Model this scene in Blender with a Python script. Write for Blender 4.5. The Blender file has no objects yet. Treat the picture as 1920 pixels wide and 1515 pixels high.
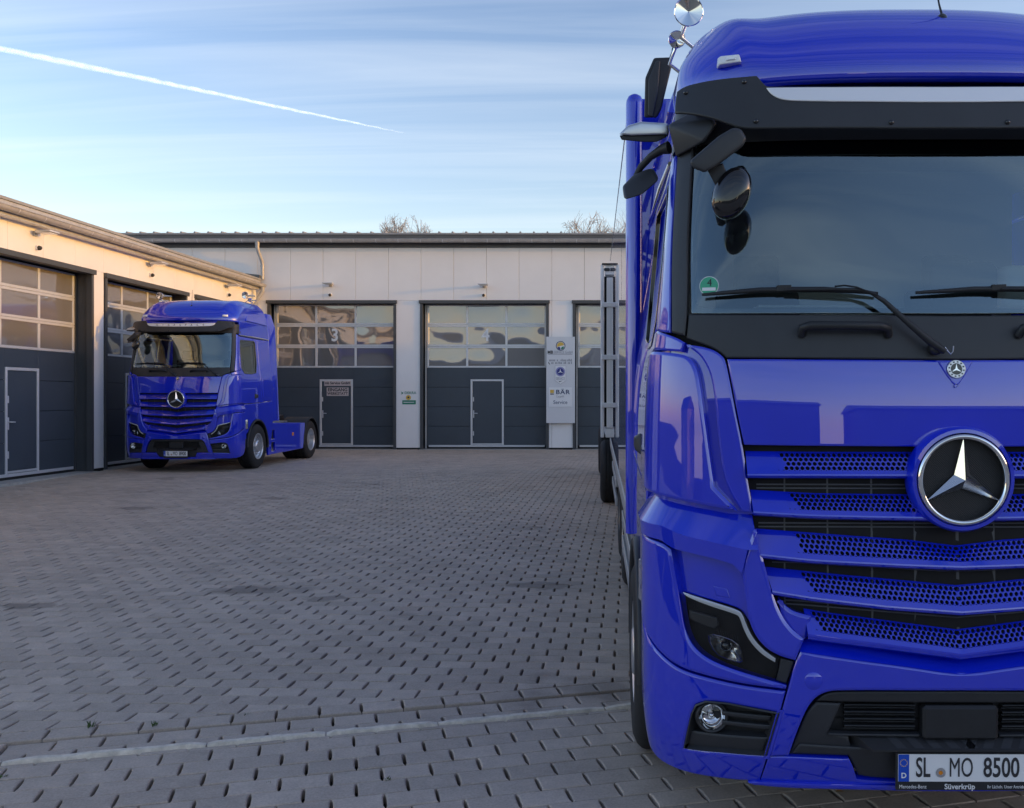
import bpy, bmesh, math, random
from mathutils import Vector, Matrix
from mathutils.geometry import delaunay_2d_cdt
R = math.radians
random.seed(7)
scene = bpy.context.scene
COL = scene.collection

# ------------------------------------------------------------------ camera
CAM_H = 1.58
cam = bpy.data.cameras.new('camera'); cam_ob = bpy.data.objects.new('camera', cam); COL.objects.link(cam_ob)
cam_ob.location = (0, 0, CAM_H); cam_ob.rotation_euler = (R(90), 0, 0)
cam.sensor_width = 36; cam.lens = 1800/1920*36
cam.shift_x = (960-1110)/1920; cam.shift_y = -(757.5-748)/1920
cam.clip_start = 0.05; cam.clip_end = 20000
scene.camera = cam_ob

# ------------------------------------------------------------------ sky, sun, exposure
SUN_EL, SUN_SIDE = R(5.2), R(8.5)          # elevation; angle the sun stands in front of the back facade
sd = Vector((math.cos(SUN_EL)*math.cos(SUN_SIDE), -math.cos(SUN_EL)*math.sin(SUN_SIDE), math.sin(SUN_EL)))
world = bpy.data.worlds.new('World'); scene.world = world; world.use_nodes = True
wn, wl = world.node_tree.nodes, world.node_tree.links
wn.clear()
w_out = wn.new('ShaderNodeOutputWorld'); w_bg = wn.new('ShaderNodeBackground')
sky = wn.new('ShaderNodeTexSky'); sky.sky_type = 'NISHITA'; sky.sun_disc = False
sky.sun_elevation = SUN_EL; sky.sun_rotation = math.atan2(sd.x, sd.y)
sky.air_density = 1.0; sky.dust_density = 0.4; sky.ozone_density = 1.6; sky.altitude = 20
w_bg.inputs['Strength'].default_value = 0.15
# thin cirrus: streaks on a flat layer above the scene, mixed over the sky colour
tc = wn.new('ShaderNodeTexCoord'); sep = wn.new('ShaderNodeSeparateXYZ'); wl.new(tc.outputs['Generated'], sep.inputs[0])
def wmath(op, a, b=None, clamp=False):
    n = wn.new('ShaderNodeMath'); n.operation = op; n.use_clamp = clamp
    for i, v in enumerate((a, b)):
        if v is None: continue
        if isinstance(v, (int, float)): n.inputs[i].default_value = v
        else: wl.new(v, n.inputs[i])
    return n.outputs[0]
zz = wmath('MAXIMUM', sep.outputs['Z'], 0.0)
den = wmath('ADD', zz, 0.10)
cx = wmath('DIVIDE', sep.outputs['X'], den); cy = wmath('DIVIDE', sep.outputs['Y'], den)
comb = wn.new('ShaderNodeCombineXYZ'); wl.new(cx, comb.inputs[0]); wl.new(cy, comb.inputs[1])
mp = wn.new('ShaderNodeMapping'); wl.new(comb.outputs[0], mp.inputs[0])
mp.inputs['Rotation'].default_value = (0, 0, R(8)); mp.inputs['Scale'].default_value = (0.34, 3.4, 1)
ns = wn.new('ShaderNodeTexNoise'); ns.inputs['Scale'].default_value = 1.3; ns.inputs['Detail'].default_value = 6; ns.inputs['Roughness'].default_value = 0.55; ns.inputs['Distortion'].default_value = 0.6
wl.new(mp.outputs[0], ns.inputs['Vector'])
cr = wn.new('ShaderNodeMapRange'); cr.inputs['From Min'].default_value = 0.42; cr.inputs['From Max'].default_value = 0.80
cr.inputs['To Min'].default_value = 0.0; cr.inputs['To Max'].default_value = 0.34
wl.new(ns.outputs['Fac'], cr.inputs['Value'])
mixc = wn.new('ShaderNodeMix'); mixc.data_type = 'RGBA'
gam = wn.new('ShaderNodeGamma'); gam.inputs['Gamma'].default_value = 1.4; wl.new(sky.outputs[0], gam.inputs[0])      # soft, milky evening sky
wl.new(cr.outputs[0], mixc.inputs[0]); wt = wn.new('ShaderNodeMix'); wt.data_type = 'RGBA'; wt.blend_type = 'MULTIPLY'; wt.inputs[0].default_value = 1; wt.inputs[7].default_value = (0.615, 0.485, 0.525, 1)
wl.new(gam.outputs[0], wt.inputs[6]); wl.new(wt.outputs[2], mixc.inputs[6]); mixc.inputs[7].default_value = (1.75, 1.85, 1.92, 1)
# pale haze thickening towards the horizon, the same all round
hz_e = wmath('EXPONENT', wmath('MULTIPLY', zz, -6.5)); hz_f = wmath('MULTIPLY', hz_e, 0.72)
hzm = wn.new('ShaderNodeMix'); hzm.data_type = 'RGBA'; wl.new(hz_f, hzm.inputs[0]); wl.new(mixc.outputs[2], hzm.inputs[6]); hzm.inputs[7].default_value = (1.24, 1.36, 1.47, 1)
wl.new(hzm.outputs[2], w_bg.inputs['Color']); wl.new(w_bg.outputs[0], w_out.inputs['Surface'])

sun = bpy.data.lights.new('sun', 'SUN'); sun.energy = 2.0; sun.angle = R(0.53); sun.color = (0.235, 0.112, 0.002)
sun_ob = bpy.data.objects.new('sun', sun); COL.objects.link(sun_ob)
sun_ob.rotation_euler = sd.to_track_quat('Z', 'Y').to_euler()
vs = scene.view_settings
vs.view_transform = 'Standard'; vs.look = 'None'; vs.exposure = 2.15; vs.gamma = 1.0; vs.use_curve_mapping = False
scene.cycles.max_bounces = 7; scene.cycles.transparent_max_bounces = 12
scene.cycles.caustics_reflective = False; scene.cycles.caustics_refractive = False
scene.cycles.sample_clamp_indirect = 6.0
scene.cycles.use_denoising = True

# ------------------------------------------------------------------ helpers
def tag(o, label=None, cat=None, group=None, kind=None):
    if label: o['label'] = label
    if cat: o['category'] = cat
    if group: o['group'] = group
    if kind: o['kind'] = kind
    return o
def empty(name, loc=(0,0,0), rot=(0,0,0), parent=None):
    o = bpy.data.objects.new(name, None); COL.objects.link(o)
    o.location = loc; o.rotation_euler = rot; o.empty_display_size = 0.2
    if parent: o.parent = parent
    return o
def link_mesh(name, me, mat, parent=None, smooth=None):
    o = bpy.data.objects.new(name, me); COL.objects.link(o)
    if mat is not None and not me.materials: me.materials.append(mat)
    if parent: o.parent = parent
    if smooth is not None:
        for p in me.polygons: p.use_smooth = True
        try: me.set_sharp_from_angle(angle=R(smooth))
        except Exception: pass
    return o

class MB:
    "collects shapes, builds them as one mesh object"
    def __init__(s): s.v = []; s.f = []
    def add(s, vs, fs):
        b = len(s.v); s.v += [tuple(p) for p in vs]; s.f += [[i+b for i in f] for f in fs]; return s
    def box(s, x0, x1, y0, y1, z0, z1):
        v = [(x,y,z) for x in (x0,x1) for y in (y0,y1) for z in (z0,z1)]
        return s.add(v, [(0,1,3,2),(4,6,7,5),(0,4,5,1),(2,3,7,6),(0,2,6,4),(1,5,7,3)])
    def cbox(s, x0, x1, y0, y1, z0, z1, c=0.01):
        "box with chamfered edges"
        v = []
        for x, sx in ((x0,1),(x1,-1)):
            for y, sy in ((y0,1),(y1,-1)):
                for z, sz in ((z0,1),(z1,-1)):
                    v += [(x, y+sy*c, z+sz*c), (x+sx*c, y, z+sz*c), (x+sx*c, y+sy*c, z)]
        return s.hull(v)
    def hull(s, pts):
        bm = bmesh.new()
        for p in pts: bm.verts.new(p)
        r = bmesh.ops.convex_hull(bm, input=bm.verts)
        bmesh.ops.delete(bm, geom=[g for g in r['geom_interior'] if isinstance(g, bmesh.types.BMVert)], context='VERTS')
        bm.verts.index_update()
        s.add([tuple(v.co) for v in bm.verts], [[v.index for v in f.verts] for f in bm.faces])
        bm.free(); return s
    def tube(s, pts, r, n=10, cap=True):
        pts = [Vector(p) for p in pts]; rs = r if isinstance(r, (list, tuple)) else [r]*len(pts)
        base = len(s.v); prev = None
        for i, p in enumerate(pts):
            d = (pts[min(i+1, len(pts)-1)] - pts[max(i-1, 0)]).normalized()
            if prev is None:
                a = Vector((0,0,1)) if abs(d.z) < 0.9 else Vector((1,0,0))
                u = d.cross(a).normalized()
            else:
                u = (prev - d*prev.dot(d)).normalized()
            w = d.cross(u); prev = u
            for k in range(n):
                t = 2*math.pi*k/n
                s.v.append(tuple(p + (u*math.cos(t) + w*math.sin(t))*rs[i]))
        for i in range(len(pts)-1):
            for k in range(n):
                a = base+i*n+k; b = base+i*n+(k+1)%n
                s.f.append([a, b, b+n, a+n])
        if cap:
            s.f.append([base+k for k in reversed(range(n))]); s.f.append([base+(len(pts)-1)*n+k for k in range(n)])
        return s
    def lathe(s, prof, n=32, M=None, a0=0, a1=2*math.pi, close=True):
        "prof: (r, h) pairs turned round local +Y axis"
        M = M or Matrix.Identity(4); base = len(s.v); full = abs(a1-a0-2*math.pi) < 1e-6
        m = n if full else n+1
        for (r, h) in prof:
            for k in range(m):
                t = a0+(a1-a0)*k/n
                s.v.append(tuple(M @ Vector((r*math.cos(t), h, r*math.sin(t)))))
        for i in range(len(prof)-1):
            for k in range(n):
                a = base+i*m+k; b = base+i*m+(k+1)%m
                s.f.append([a, a+m, b+m, b])
        return s
    def prism(s, poly, y0, y1, M=None):
        "poly: (x, z) outline, extruded along y"
        M = M or Matrix.Identity(4); n = len(poly)
        v = [M @ Vector((x, y0, z)) for x, z in poly] + [M @ Vector((x, y1, z)) for x, z in poly]
        f = [list(range(n)), list(reversed(range(n, 2*n)))] + [[i, i+n, (i+1)%n+n, (i+1)%n] for i in range(n)]
        return s.add(v, f)
    def build(s, name, mat, parent=None, smooth=None, fix=True, bevel=None):
        me = bpy.data.meshes.new(name); me.from_pydata(s.v, [], s.f)
        if fix:
            bm = bmesh.new(); bm.from_mesh(me); bmesh.ops.recalc_face_normals(bm, faces=bm.faces)
            if bevel:
                ed = [e for e in bm.edges if len(e.link_faces) == 2 and e.calc_face_angle(0) > R(20)]
                bmesh.ops.bevel(bm, geom=ed, offset=bevel, segments=3, profile=0.6, affect='EDGES', clamp_overlap=True)
            bm.to_mesh(me); bm.free()
        me.update()
        return link_mesh(name, me, mat, parent, smooth)

def kids(o): return [c for c in COL.objects if c.parent is o]
def copy_tree(o, parent=None, skip=()):
    c = o.copy(); COL.objects.link(c); c.parent = parent
    for ch in o.children:
        if ch.name.split('.')[0] not in skip: copy_tree(ch, c, skip)
    return c
def text(name, s, size, mat, parent, loc, rot=(R(90),0,0), ext=0.002, align='CENTER', sx=1.0, bold=0.0, space=1.0):
    cu = bpy.data.curves.new(name, 'FONT'); cu.body = s; cu.size = size; cu.extrude = ext
    cu.align_x = align; cu.align_y = 'CENTER'; cu.offset = bold; cu.space_character = space; cu.resolution_u = 4
    t = bpy.data.objects.new(name, cu); COL.objects.link(t)
    bpy.context.view_layer.update()
    me = bpy.data.meshes.new_from_object(t.evaluated_get(bpy.context.evaluated_depsgraph_get()))
    bpy.data.objects.remove(t); bpy.data.curves.remove(cu)
    me.materials.clear()
    o = link_mesh(name, me, mat, parent); o.location = loc; o.rotation_euler = rot; o.scale = (sx, 1, 1)
    return o

# ------------------------------------------------------------------ materials
def mat(name, col, rough=0.5, metal=0.0, ior=1.5, coat=0.0, coat_rough=0.03, var=0.0, vscale=8.0, bump=0.0, bscale=60.0, rvar=0.0, spec=0.5, bdist=0.01, coat_ior=1.5):
    m = bpy.data.materials.new(name); m.use_nodes = True
    nt = m.node_tree; b = nt.nodes['Principled BSDF']
    b.inputs['Base Color'].default_value = (*col, 1); b.inputs['Roughness'].default_value = rough
    b.inputs['Metallic'].default_value = metal; b.inputs['IOR'].default_value = ior
    b.inputs['Coat Weight'].default_value = coat; b.inputs['Coat Roughness'].default_value = coat_rough; b.inputs['Coat IOR'].default_value = coat_ior
    b.inputs['Specular IOR Level'].default_value = spec
    if var or rvar:
        g = nt.nodes.new('ShaderNodeNewGeometry')
        n = nt.nodes.new('ShaderNodeTexNoise'); n.inputs['Scale'].default_value = vscale; n.inputs['Detail'].default_value = 5; n.inputs['Roughness'].default_value = 0.65
        nt.links.new(g.outputs['Position'], n.inputs['Vector'])
        if var:
            mr = nt.nodes.new('ShaderNodeMapRange'); mr.inputs['From Min'].default_value = 0.25; mr.inputs['From Max'].default_value = 0.75
            mr.inputs['To Min'].default_value = 1-var; mr.inputs['To Max'].default_value = 1+var
            nt.links.new(n.outputs['Fac'], mr.inputs['Value'])
            mx = nt.nodes.new('ShaderNodeMix'); mx.data_type = 'RGBA'; mx.blend_type = 'MULTIPLY'; mx.inputs[0].default_value = 1
            mx.inputs[6].default_value = (*col, 1); nt.links.new(mr.outputs[0], mx.inputs[7]); nt.links.new(mx.outputs[2], b.inputs['Base Color'])
        if rvar:
            mr = nt.nodes.new('ShaderNodeMapRange'); mr.inputs['From Min'].default_value = 0.3; mr.inputs['From Max'].default_value = 0.7
            mr.inputs['To Min'].default_value = max(0.0, rough-rvar); mr.inputs['To Max'].default_value = rough+rvar
            nt.links.new(n.outputs['Fac'], mr.inputs['Value']); nt.links.new(mr.outputs[0], b.inputs['Roughness'])
    if bump:
        g = nt.nodes.new('ShaderNodeNewGeometry')
        n = nt.nodes.new('ShaderNodeTexNoise'); n.inputs['Scale'].default_value = bscale; n.inputs['Detail'].default_value = 3
        nt.links.new(g.outputs['Position'], n.inputs['Vector'])
        bu = nt.nodes.new('ShaderNodeBump'); bu.inputs['Strength'].default_value = bump; bu.inputs['Distance'].default_value = bdist
        nt.links.new(n.outputs['Fac'], bu.inputs['Height']); nt.links.new(bu.outputs[0], b.inputs['Normal'])
    return m
M = {}
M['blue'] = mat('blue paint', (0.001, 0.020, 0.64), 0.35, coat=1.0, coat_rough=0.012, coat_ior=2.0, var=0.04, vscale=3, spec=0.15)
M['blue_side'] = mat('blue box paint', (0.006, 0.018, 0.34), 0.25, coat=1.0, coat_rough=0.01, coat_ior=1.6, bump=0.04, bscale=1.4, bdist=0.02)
M['black'] = mat('black plastic', (0.018, 0.019, 0.022), 0.5, var=0.15, vscale=20, bump=0.05, bscale=400, bdist=0.002)
M['trim'] = mat('dark grey trim', (0.030, 0.032, 0.037), 0.42, var=0.12, vscale=6, bump=0.05, bscale=500, bdist=0.002)
M['gloss_black'] = mat('gloss black', (0.008, 0.008, 0.010), 0.08, coat=0.6)
M['bar'] = mat('grille bar plastic', (0.085, 0.088, 0.092), 0.45)
M['deep'] = mat('dark void', (0.006, 0.006, 0.007), 0.8)
M['star'] = mat('satin chrome', (0.85, 0.85, 0.86), 0.17, metal=1.0)
M['chrome'] = mat('chrome', (0.82, 0.82, 0.83), 0.06, metal=1.0)
M['silver'] = mat('satin silver', (0.62, 0.64, 0.68), 0.28, metal=0.85)
M['strip'] = mat('bright trim strip', (0.86, 0.87, 0.90), 0.3, metal=0.25)
M['alu'] = mat('aluminium', (0.60, 0.61, 0.63), 0.32, metal=0.8, var=0.1, vscale=5)
M['rubber'] = mat('tyre rubber', (0.016, 0.016, 0.017), 0.75, var=0.3, vscale=14, bump=0.15, bscale=90)
M['white'] = mat('white plastic', (0.88, 0.88, 0.88), 0.35)
M['led'] = mat('white light guide', (0.95, 0.96, 0.97), 0.15, coat=0.5)
M['red'] = mat('red lens', (0.45, 0.02, 0.02), 0.2)
M['amber'] = mat('amber lens', (0.75, 0.25, 0.02), 0.2)
M['mirror'] = mat('mirror glass', (0.75, 0.76, 0.78), 0.02, metal=1.0)
M['dark_mirror'] = mat('tinted mirror glass', (0.16, 0.14, 0.10), 0.04, metal=1.0)
M['seat'] = mat('seat cloth', (0.07, 0.07, 0.075), 0.9, var=0.2, vscale=30)
M['beige'] = mat('cab lining', (0.78, 0.78, 0.76), 0.8)
M['dash'] = mat('dashboard', (0.38, 0.39, 0.40), 0.6)
M['anthracite'] = mat('anthracite gate paint', (0.058, 0.074, 0.094), 0.42, var=0.10, vscale=1.3, bump=0.10, bscale=5, bdist=0.01, rvar=0.06)
M['frame'] = mat('grey door trim', (0.065, 0.070, 0.076), 0.45, var=0.08, vscale=3)
M['panel'] = mat('silver sandwich panel', (0.90, 0.89, 0.88), 0.42, var=0.035, vscale=0.9, bump=0.05, bscale=1.6, bdist=0.02)
M['gatealu'] = mat('gate aluminium', (0.70, 0.71, 0.73), 0.38, metal=0.35, var=0.05, vscale=4)
M['zinc'] = mat('zinc sheet', (0.50, 0.50, 0.50), 0.45, metal=0.25, var=0.18, vscale=5)
M['fascia'] = mat('dark zinc fascia', (0.12, 0.125, 0.13), 0.5, metal=0.3, var=0.15, vscale=3)
M['roof'] = mat('roof sheet', (0.33, 0.34, 0.35), 0.5, var=0.12, vscale=2)
M['seal'] = mat('rubber seal', (0.012, 0.012, 0.013), 0.7)
M['concrete'] = mat('pale concrete', (0.42, 0.40, 0.36), 0.85, var=0.2, vscale=9, bump=0.2, bscale=60)
M['steel'] = mat('painted chassis steel', (0.03, 0.03, 0.033), 0.6, var=0.3, vscale=10)
M['txt_dark'] = mat('dark lettering', (0.03, 0.03, 0.035), 0.5)
M['txt_grey'] = mat('grey lettering', (0.34, 0.34, 0.37), 0.5)
M['txt_blue'] = mat('blue lettering', (0.03, 0.05, 0.13), 0.5)
M['txt_white'] = mat('white lettering', (0.85, 0.85, 0.85), 0.4)
M['sign'] = mat('sign board', (0.74, 0.745, 0.76), 0.35, var=0.02, vscale=3)
M['sign_rose'] = mat('weathered sign', (0.62, 0.52, 0.50), 0.5)
M['green'] = mat('green print', (0.01, 0.22, 0.13), 0.4)
M['badge_green'] = mat('emission badge green', (0.06, 0.42, 0.24), 0.5)
M['yellow'] = mat('yellow print', (0.75, 0.48, 0.08), 0.4)
M['navy'] = mat('navy print', (0.03, 0.04, 0.24), 0.4)
M['lilac'] = mat('pale blue print', (0.32, 0.32, 0.58), 0.4)
M['eublue'] = mat('plate blue', (0.01, 0.08, 0.55), 0.3)
M['pale'] = mat('pale hall cladding', (0.33, 0.30, 0.27), 0.6, var=0.05, vscale=0.5)
M['bark'] = mat('bare bark', (0.40, 0.36, 0.32), 0.9, var=0.3, vscale=6)
M['grass'] = mat('weed green', (0.07, 0.12, 0.03), 0.8)
M['leaf'] = mat('dry leaf', (0.30, 0.16, 0.06), 0.8)
M['brick'] = mat('rendered wall', (0.45, 0.40, 0.34), 0.9, var=0.1, vscale=1)

def glass_mat(name, tint, fres_ior=1.5, rough=0.0, refl=(1,1,1), boost=0.0):
    m = bpy.data.materials.new(name); m.use_nodes = True; nt = m.node_tree; nt.nodes.clear()
    o = nt.nodes.new('ShaderNodeOutputMaterial'); mx = nt.nodes.new('ShaderNodeMixShader')
    tr = nt.nodes.new('ShaderNodeBsdfTransparent'); tr.inputs[0].default_value = (*tint, 1)
    gl = nt.nodes.new('ShaderNodeBsdfGlossy'); gl.inputs['Roughness'].default_value = rough; gl.inputs['Color'].default_value = (*refl, 1)
    fr = nt.nodes.new('ShaderNodeFresnel'); fr.inputs['IOR'].default_value = fres_ior
    nt.links.new(fr.outputs[0], mx.inputs[0]); nt.links.new(tr.outputs[0], mx.inputs[1]); nt.links.new(gl.outputs[0], mx.inputs[2])
    nt.links.new(mx.outputs[0], o.inputs[0]); return m
M['screen'] = glass_mat('windscreen glass', (0.80, 0.90, 0.90), 2.75, refl=(0.80, 0.97, 1.0))
M['sideglass'] = glass_mat('side glass', (0.40, 0.45, 0.45), 1.9)
M['lens'] = glass_mat('clear lens', (0.97, 0.97, 0.98), 1.35)

# wavy plastic gate panes
def pane_mat():
    m = mat('wavy gate pane', (0.20, 0.195, 0.19), 0.02, ior=3.0)
    nt = m.node_tree; b = nt.nodes['Principled BSDF']; b.inputs['Specular Tint'].default_value = (0.80, 0.80, 0.86, 1)
    g = nt.nodes.new('ShaderNodeNewGeometry'); oi = nt.nodes.new('ShaderNodeObjectInfo')
    va = nt.nodes.new('ShaderNodeVectorMath'); va.operation = 'MULTIPLY_ADD'
    nt.links.new(oi.outputs['Random'], va.inputs[0]); va.inputs[1].default_value = (37, 37, 37); nt.links.new(g.outputs['Position'], va.inputs[2])
    n = nt.nodes.new('ShaderNodeTexNoise'); n.inputs['Scale'].default_value = 0.95; n.inputs['Detail'].default_value = 0.8; n.inputs['Roughness'].default_value = 0.4
    nt.links.new(va.outputs[0], n.inputs['Vector'])
    bu = nt.nodes.new('ShaderNodeBump'); bu.inputs['Strength'].default_value = 1.0; bu.inputs['Distance'].default_value = 0.036
    nt.links.new(n.outputs['Fac'], bu.inputs['Height']); nt.links.new(bu.outputs[0], b.inputs['Normal'])
    return m
M['pane'] = pane_mat()
# ------------------------------------------------------------------ ground and paving
SLOPE = 0.0193
def ground_z(x, y):
    t = 20.5 - y
    if t <= -1: return 0.0
    if t < 1: return -SLOPE*(t+1)**2/4
    return -SLOPE*t
PITCH = math.atan(SLOPE)

def paver_mat():
    m = bpy.data.materials.new('concrete pavers'); m.use_nodes = True; nt = m.node_tree; b = nt.nodes['Principled BSDF']
    N = nt.nodes.new; L = nt.links.new
    at = N('ShaderNodeAttribute'); at.attribute_name = 'tone'
    g = N('ShaderNodeNewGeometry')
    def noise(sc, det=5, ro=0.6):
        n = N('ShaderNodeTexNoise'); n.inputs['Scale'].default_value = sc; n.inputs['Detail'].default_value = det; n.inputs['Roughness'].default_value = ro
        L(g.outputs['Position'], n.inputs['Vector']); return n.outputs['Fac']
    def rng(v, a, b_, c, d):
        n = N('ShaderNodeMapRange'); n.inputs['From Min'].default_value = a; n.inputs['From Max'].default_value = b_
        n.inputs['To Min'].default_value = c; n.inputs['To Max'].default_value = d; L(v, n.inputs['Value']); return n.outputs[0]
    def mul(a, b_):
        n = N('ShaderNodeMath'); n.operation = 'MULTIPLY'; L(a, n.inputs[0]); L(b_, n.inputs[1]); return n.outputs[0]
    f = mul(rng(at.outputs['Fac'], 0, 1, 0.90, 1.12), rng(noise(0.45), 0.3, 0.7, 0.90, 1.09))
    f = mul(f, rng(noise(7), 0.3, 0.7, 0.90, 1.10)); f = mul(f, rng(noise(90, 3), 0.3, 0.7, 0.86, 1.14))
    f = mul(f, rng(noise(0.9, 3, 0.5), 0.27, 0.33, 0.70, 1.0))       # old oil stains
    for (sx_p, sy_p, ra) in STAINS:
        ds = N('ShaderNodeVectorMath'); ds.operation = 'SUBTRACT'; L(g.outputs['Position'], ds.inputs[0]); ds.inputs[1].default_value = (sx_p, sy_p, 0)
        sc_ = N('ShaderNodeVectorMath'); sc_.operation = 'MULTIPLY'; L(ds.outputs[0], sc_.inputs[0]); sc_.inputs[1].default_value = (0.55/ra, 1.0/ra, 0)
        ln_ = N('ShaderNodeVectorMath'); ln_.operation = 'LENGTH'; L(sc_.outputs[0], ln_.inputs[0])
        ad_ = N('ShaderNodeMath'); ad_.operation = 'MULTIPLY_ADD'; L(noise(5, 4), ad_.inputs[0]); ad_.inputs[1].default_value = 1.6; L(ln_.outputs['Value'], ad_.inputs[2])
        f = mul(f, rng(ad_.outputs[0], 1.45, 1.75, 0.60, 1.0))
    c1 = N('ShaderNodeMix'); c1.data_type = 'RGBA'; c1.inputs[6].default_value = (0.47, 0.385, 0.315, 1); c1.inputs[7].default_value = (0.50, 0.40, 0.305, 1)
    # sandy dirt gathers along the foot of the buildings
    sp = N('ShaderNodeSeparateXYZ'); L(g.outputs['Position'], sp.inputs[0])
    d1 = rng(sp.outputs['Y'], 24.5, 29.5, 0, 1); d2 = rng(sp.outputs['X'], -7.6, -10.8, 0, 1)
    mx = N('ShaderNodeMath'); mx.operation = 'MAXIMUM'; L(d1, mx.inputs[0]); L(d2, mx.inputs[1])
    L(mul(mx.outputs[0], rng(noise(0.8), 0.3, 0.65, 0.25, 1.0)), c1.inputs[0])
    m2 = N('ShaderNodeMix'); m2.data_type = 'RGBA'; m2.blend_type = 'MULTIPLY'; m2.inputs[0].default_value = 1
    L(c1.outputs[2], m2.inputs[6]); L(f, m2.inputs[7])
    # pale scuffs and chips
    sc = N('ShaderNodeMix'); sc.data_type = 'RGBA'; L(rng(noise(26, 4, 0.7), 0.66, 0.73, 0, 0.45), sc.inputs[0])
    L(m2.outputs[2], sc.inputs[6]); sc.inputs[7].default_value = (0.52, 0.50, 0.48, 1)
    L(sc.outputs[2], b.inputs['Base Color'])
    L(rng(noise(2.0), 0.3, 0.7, 0.58, 0.80), b.inputs['Roughness'])
    bu = N('ShaderNodeBump'); bu.inputs['Strength'].default_value = 0.35; bu.inputs['Distance'].default_value = 0.004
    L(noise(120, 4, 0.7), bu.inputs['Height']); L(bu.outputs[0], b.inputs['Normal'])
    return m
def ground_at(px, py):
    Y = 5.0
    for _ in range(40): Y = 1800*(CAM_H-ground_z(0, Y))/(py-748)
    return ((px-1110)/1800*Y, Y)
STAINS = [(*ground_at(462, 1106), 0.22), (*ground_at(612, 1122), 0.13), (*ground_at(55, 1136), 0.15), (*ground_at(250, 953), 0.2), (*ground_at(1010, 1098), 0.2)]
M['paver'] = paver_mat()
M['joint'] = mat('joint grit', (0.030, 0.028, 0.025), 0.95, var=0.35, vscale=50)
M['soil'] = mat('ground', (0.16, 0.15, 0.14), 0.9, var=0.2, vscale=0.6)
M['kerb'] = mat('worn kerb stone', (0.70, 0.62, 0.51), 0.85, var=0.3, vscale=18, bump=0.4, bscale=45)

# base sheet: slopes with the yard, then runs level to the horizon
g = MB()
xs = [-3000, -200, -40, -20, -12, -6, 0, 6, 20, 60, 200, 3000]; ys = [-3000, -200, -60, -20, -8, -2, 2, 6, 10, 14, 18, 20, 21, 22, 26, 40, 200, 3000]
def base_z(x, y): return max(ground_z(x, y), -0.75) - 0.055
for y in ys:
    for x in xs: g.v.append((x, y, base_z(x, y)))
for j in range(len(ys)-1):
    for i in range(len(xs)-1):
        a = j*len(xs)+i; g.f.append([a, a+1, a+1+len(xs), a+len(xs)])
tag(g.build('ground', M['joint'], fix=False), 'dark joint bed and open ground under the paved yard', kind='structure')

def clip(poly, p, n):
    out = []
    for i in range(len(poly)):
        a, b = poly[i], poly[(i+1) % len(poly)]
        da = (a[0]-p[0])*n[0]+(a[1]-p[1])*n[1]; db = (b[0]-p[0])*n[0]+(b[1]-p[1])*n[1]
        if da >= 0: out.append(a)
        if da*db < 0:
            t = da/(da-db); out.append((a[0]+(b[0]-a[0])*t, a[1]+(b[1]-a[1])*t))
    return out
def paver_outline(l, w, notch=0.006):
    "long sides straight, short ends hollowed so a lens-shaped drain slot opens between neighbours"
    x, y = l/2, w/2
    return [(-x, -y), (x, -y), (x-notch, -y*0.62), (x-notch, y*0.62), (x, y), (-x, y), (-x+notch, y*0.62), (-x+notch, -y*0.62)]
def paver_geo(poly, top, ch=0.005, bot=-0.05):
    "poly in plan; returns verts, faces with a chamfered top edge"
    n = len(poly); cx = sum(p[0] for p in poly)/n; cy = sum(p[1] for p in poly)/n
    v = [];
    for (x, y) in poly: v.append((x, y, top+bot))
    for (x, y) in poly: v.append((x, y, top-ch))
    for (x, y) in poly:
        d = math.hypot(x-cx, y-cy) or 1; k = ch*1.3/d
        v.append((x-(x-cx)*k, y-(y-cy)*k, top))
    f = [list(range(2*n, 3*n))]
    for i in range(n):
        j = (i+1) % n
        f.append([i, j, j+n, i+n]); f.append([i+n, j+n, j+2*n, i+2*n])
    return v, f
def set_tone(me, tones):
    a = me.attributes.new('tone', 'FLOAT', 'POINT'); a.data.foreach_set('value', tones)

PL, PW = 0.245, 0.160
ANG_Y = math.atan(-0.0444)                       # yard rows run square to the left wing
ANG_F = math.atan2(0.87, 3.3)                    # lane rows and the kerb line
KA = Vector((-3.35, 4.86)); KD = Vector((math.cos(ANG_F), math.sin(ANG_F))); KN = Vector((-KD.y, KD.x))   # kerb line (plan)
yard = empty('yard_paving'); tag(yard, 'grey concrete paving of the workshop yard laid in staggered rows', kind='structure')
lane = empty('lane_paving'); tag(lane, 'grey paving in the foreground laid along the pale kerb strip', kind='structure')
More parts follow.
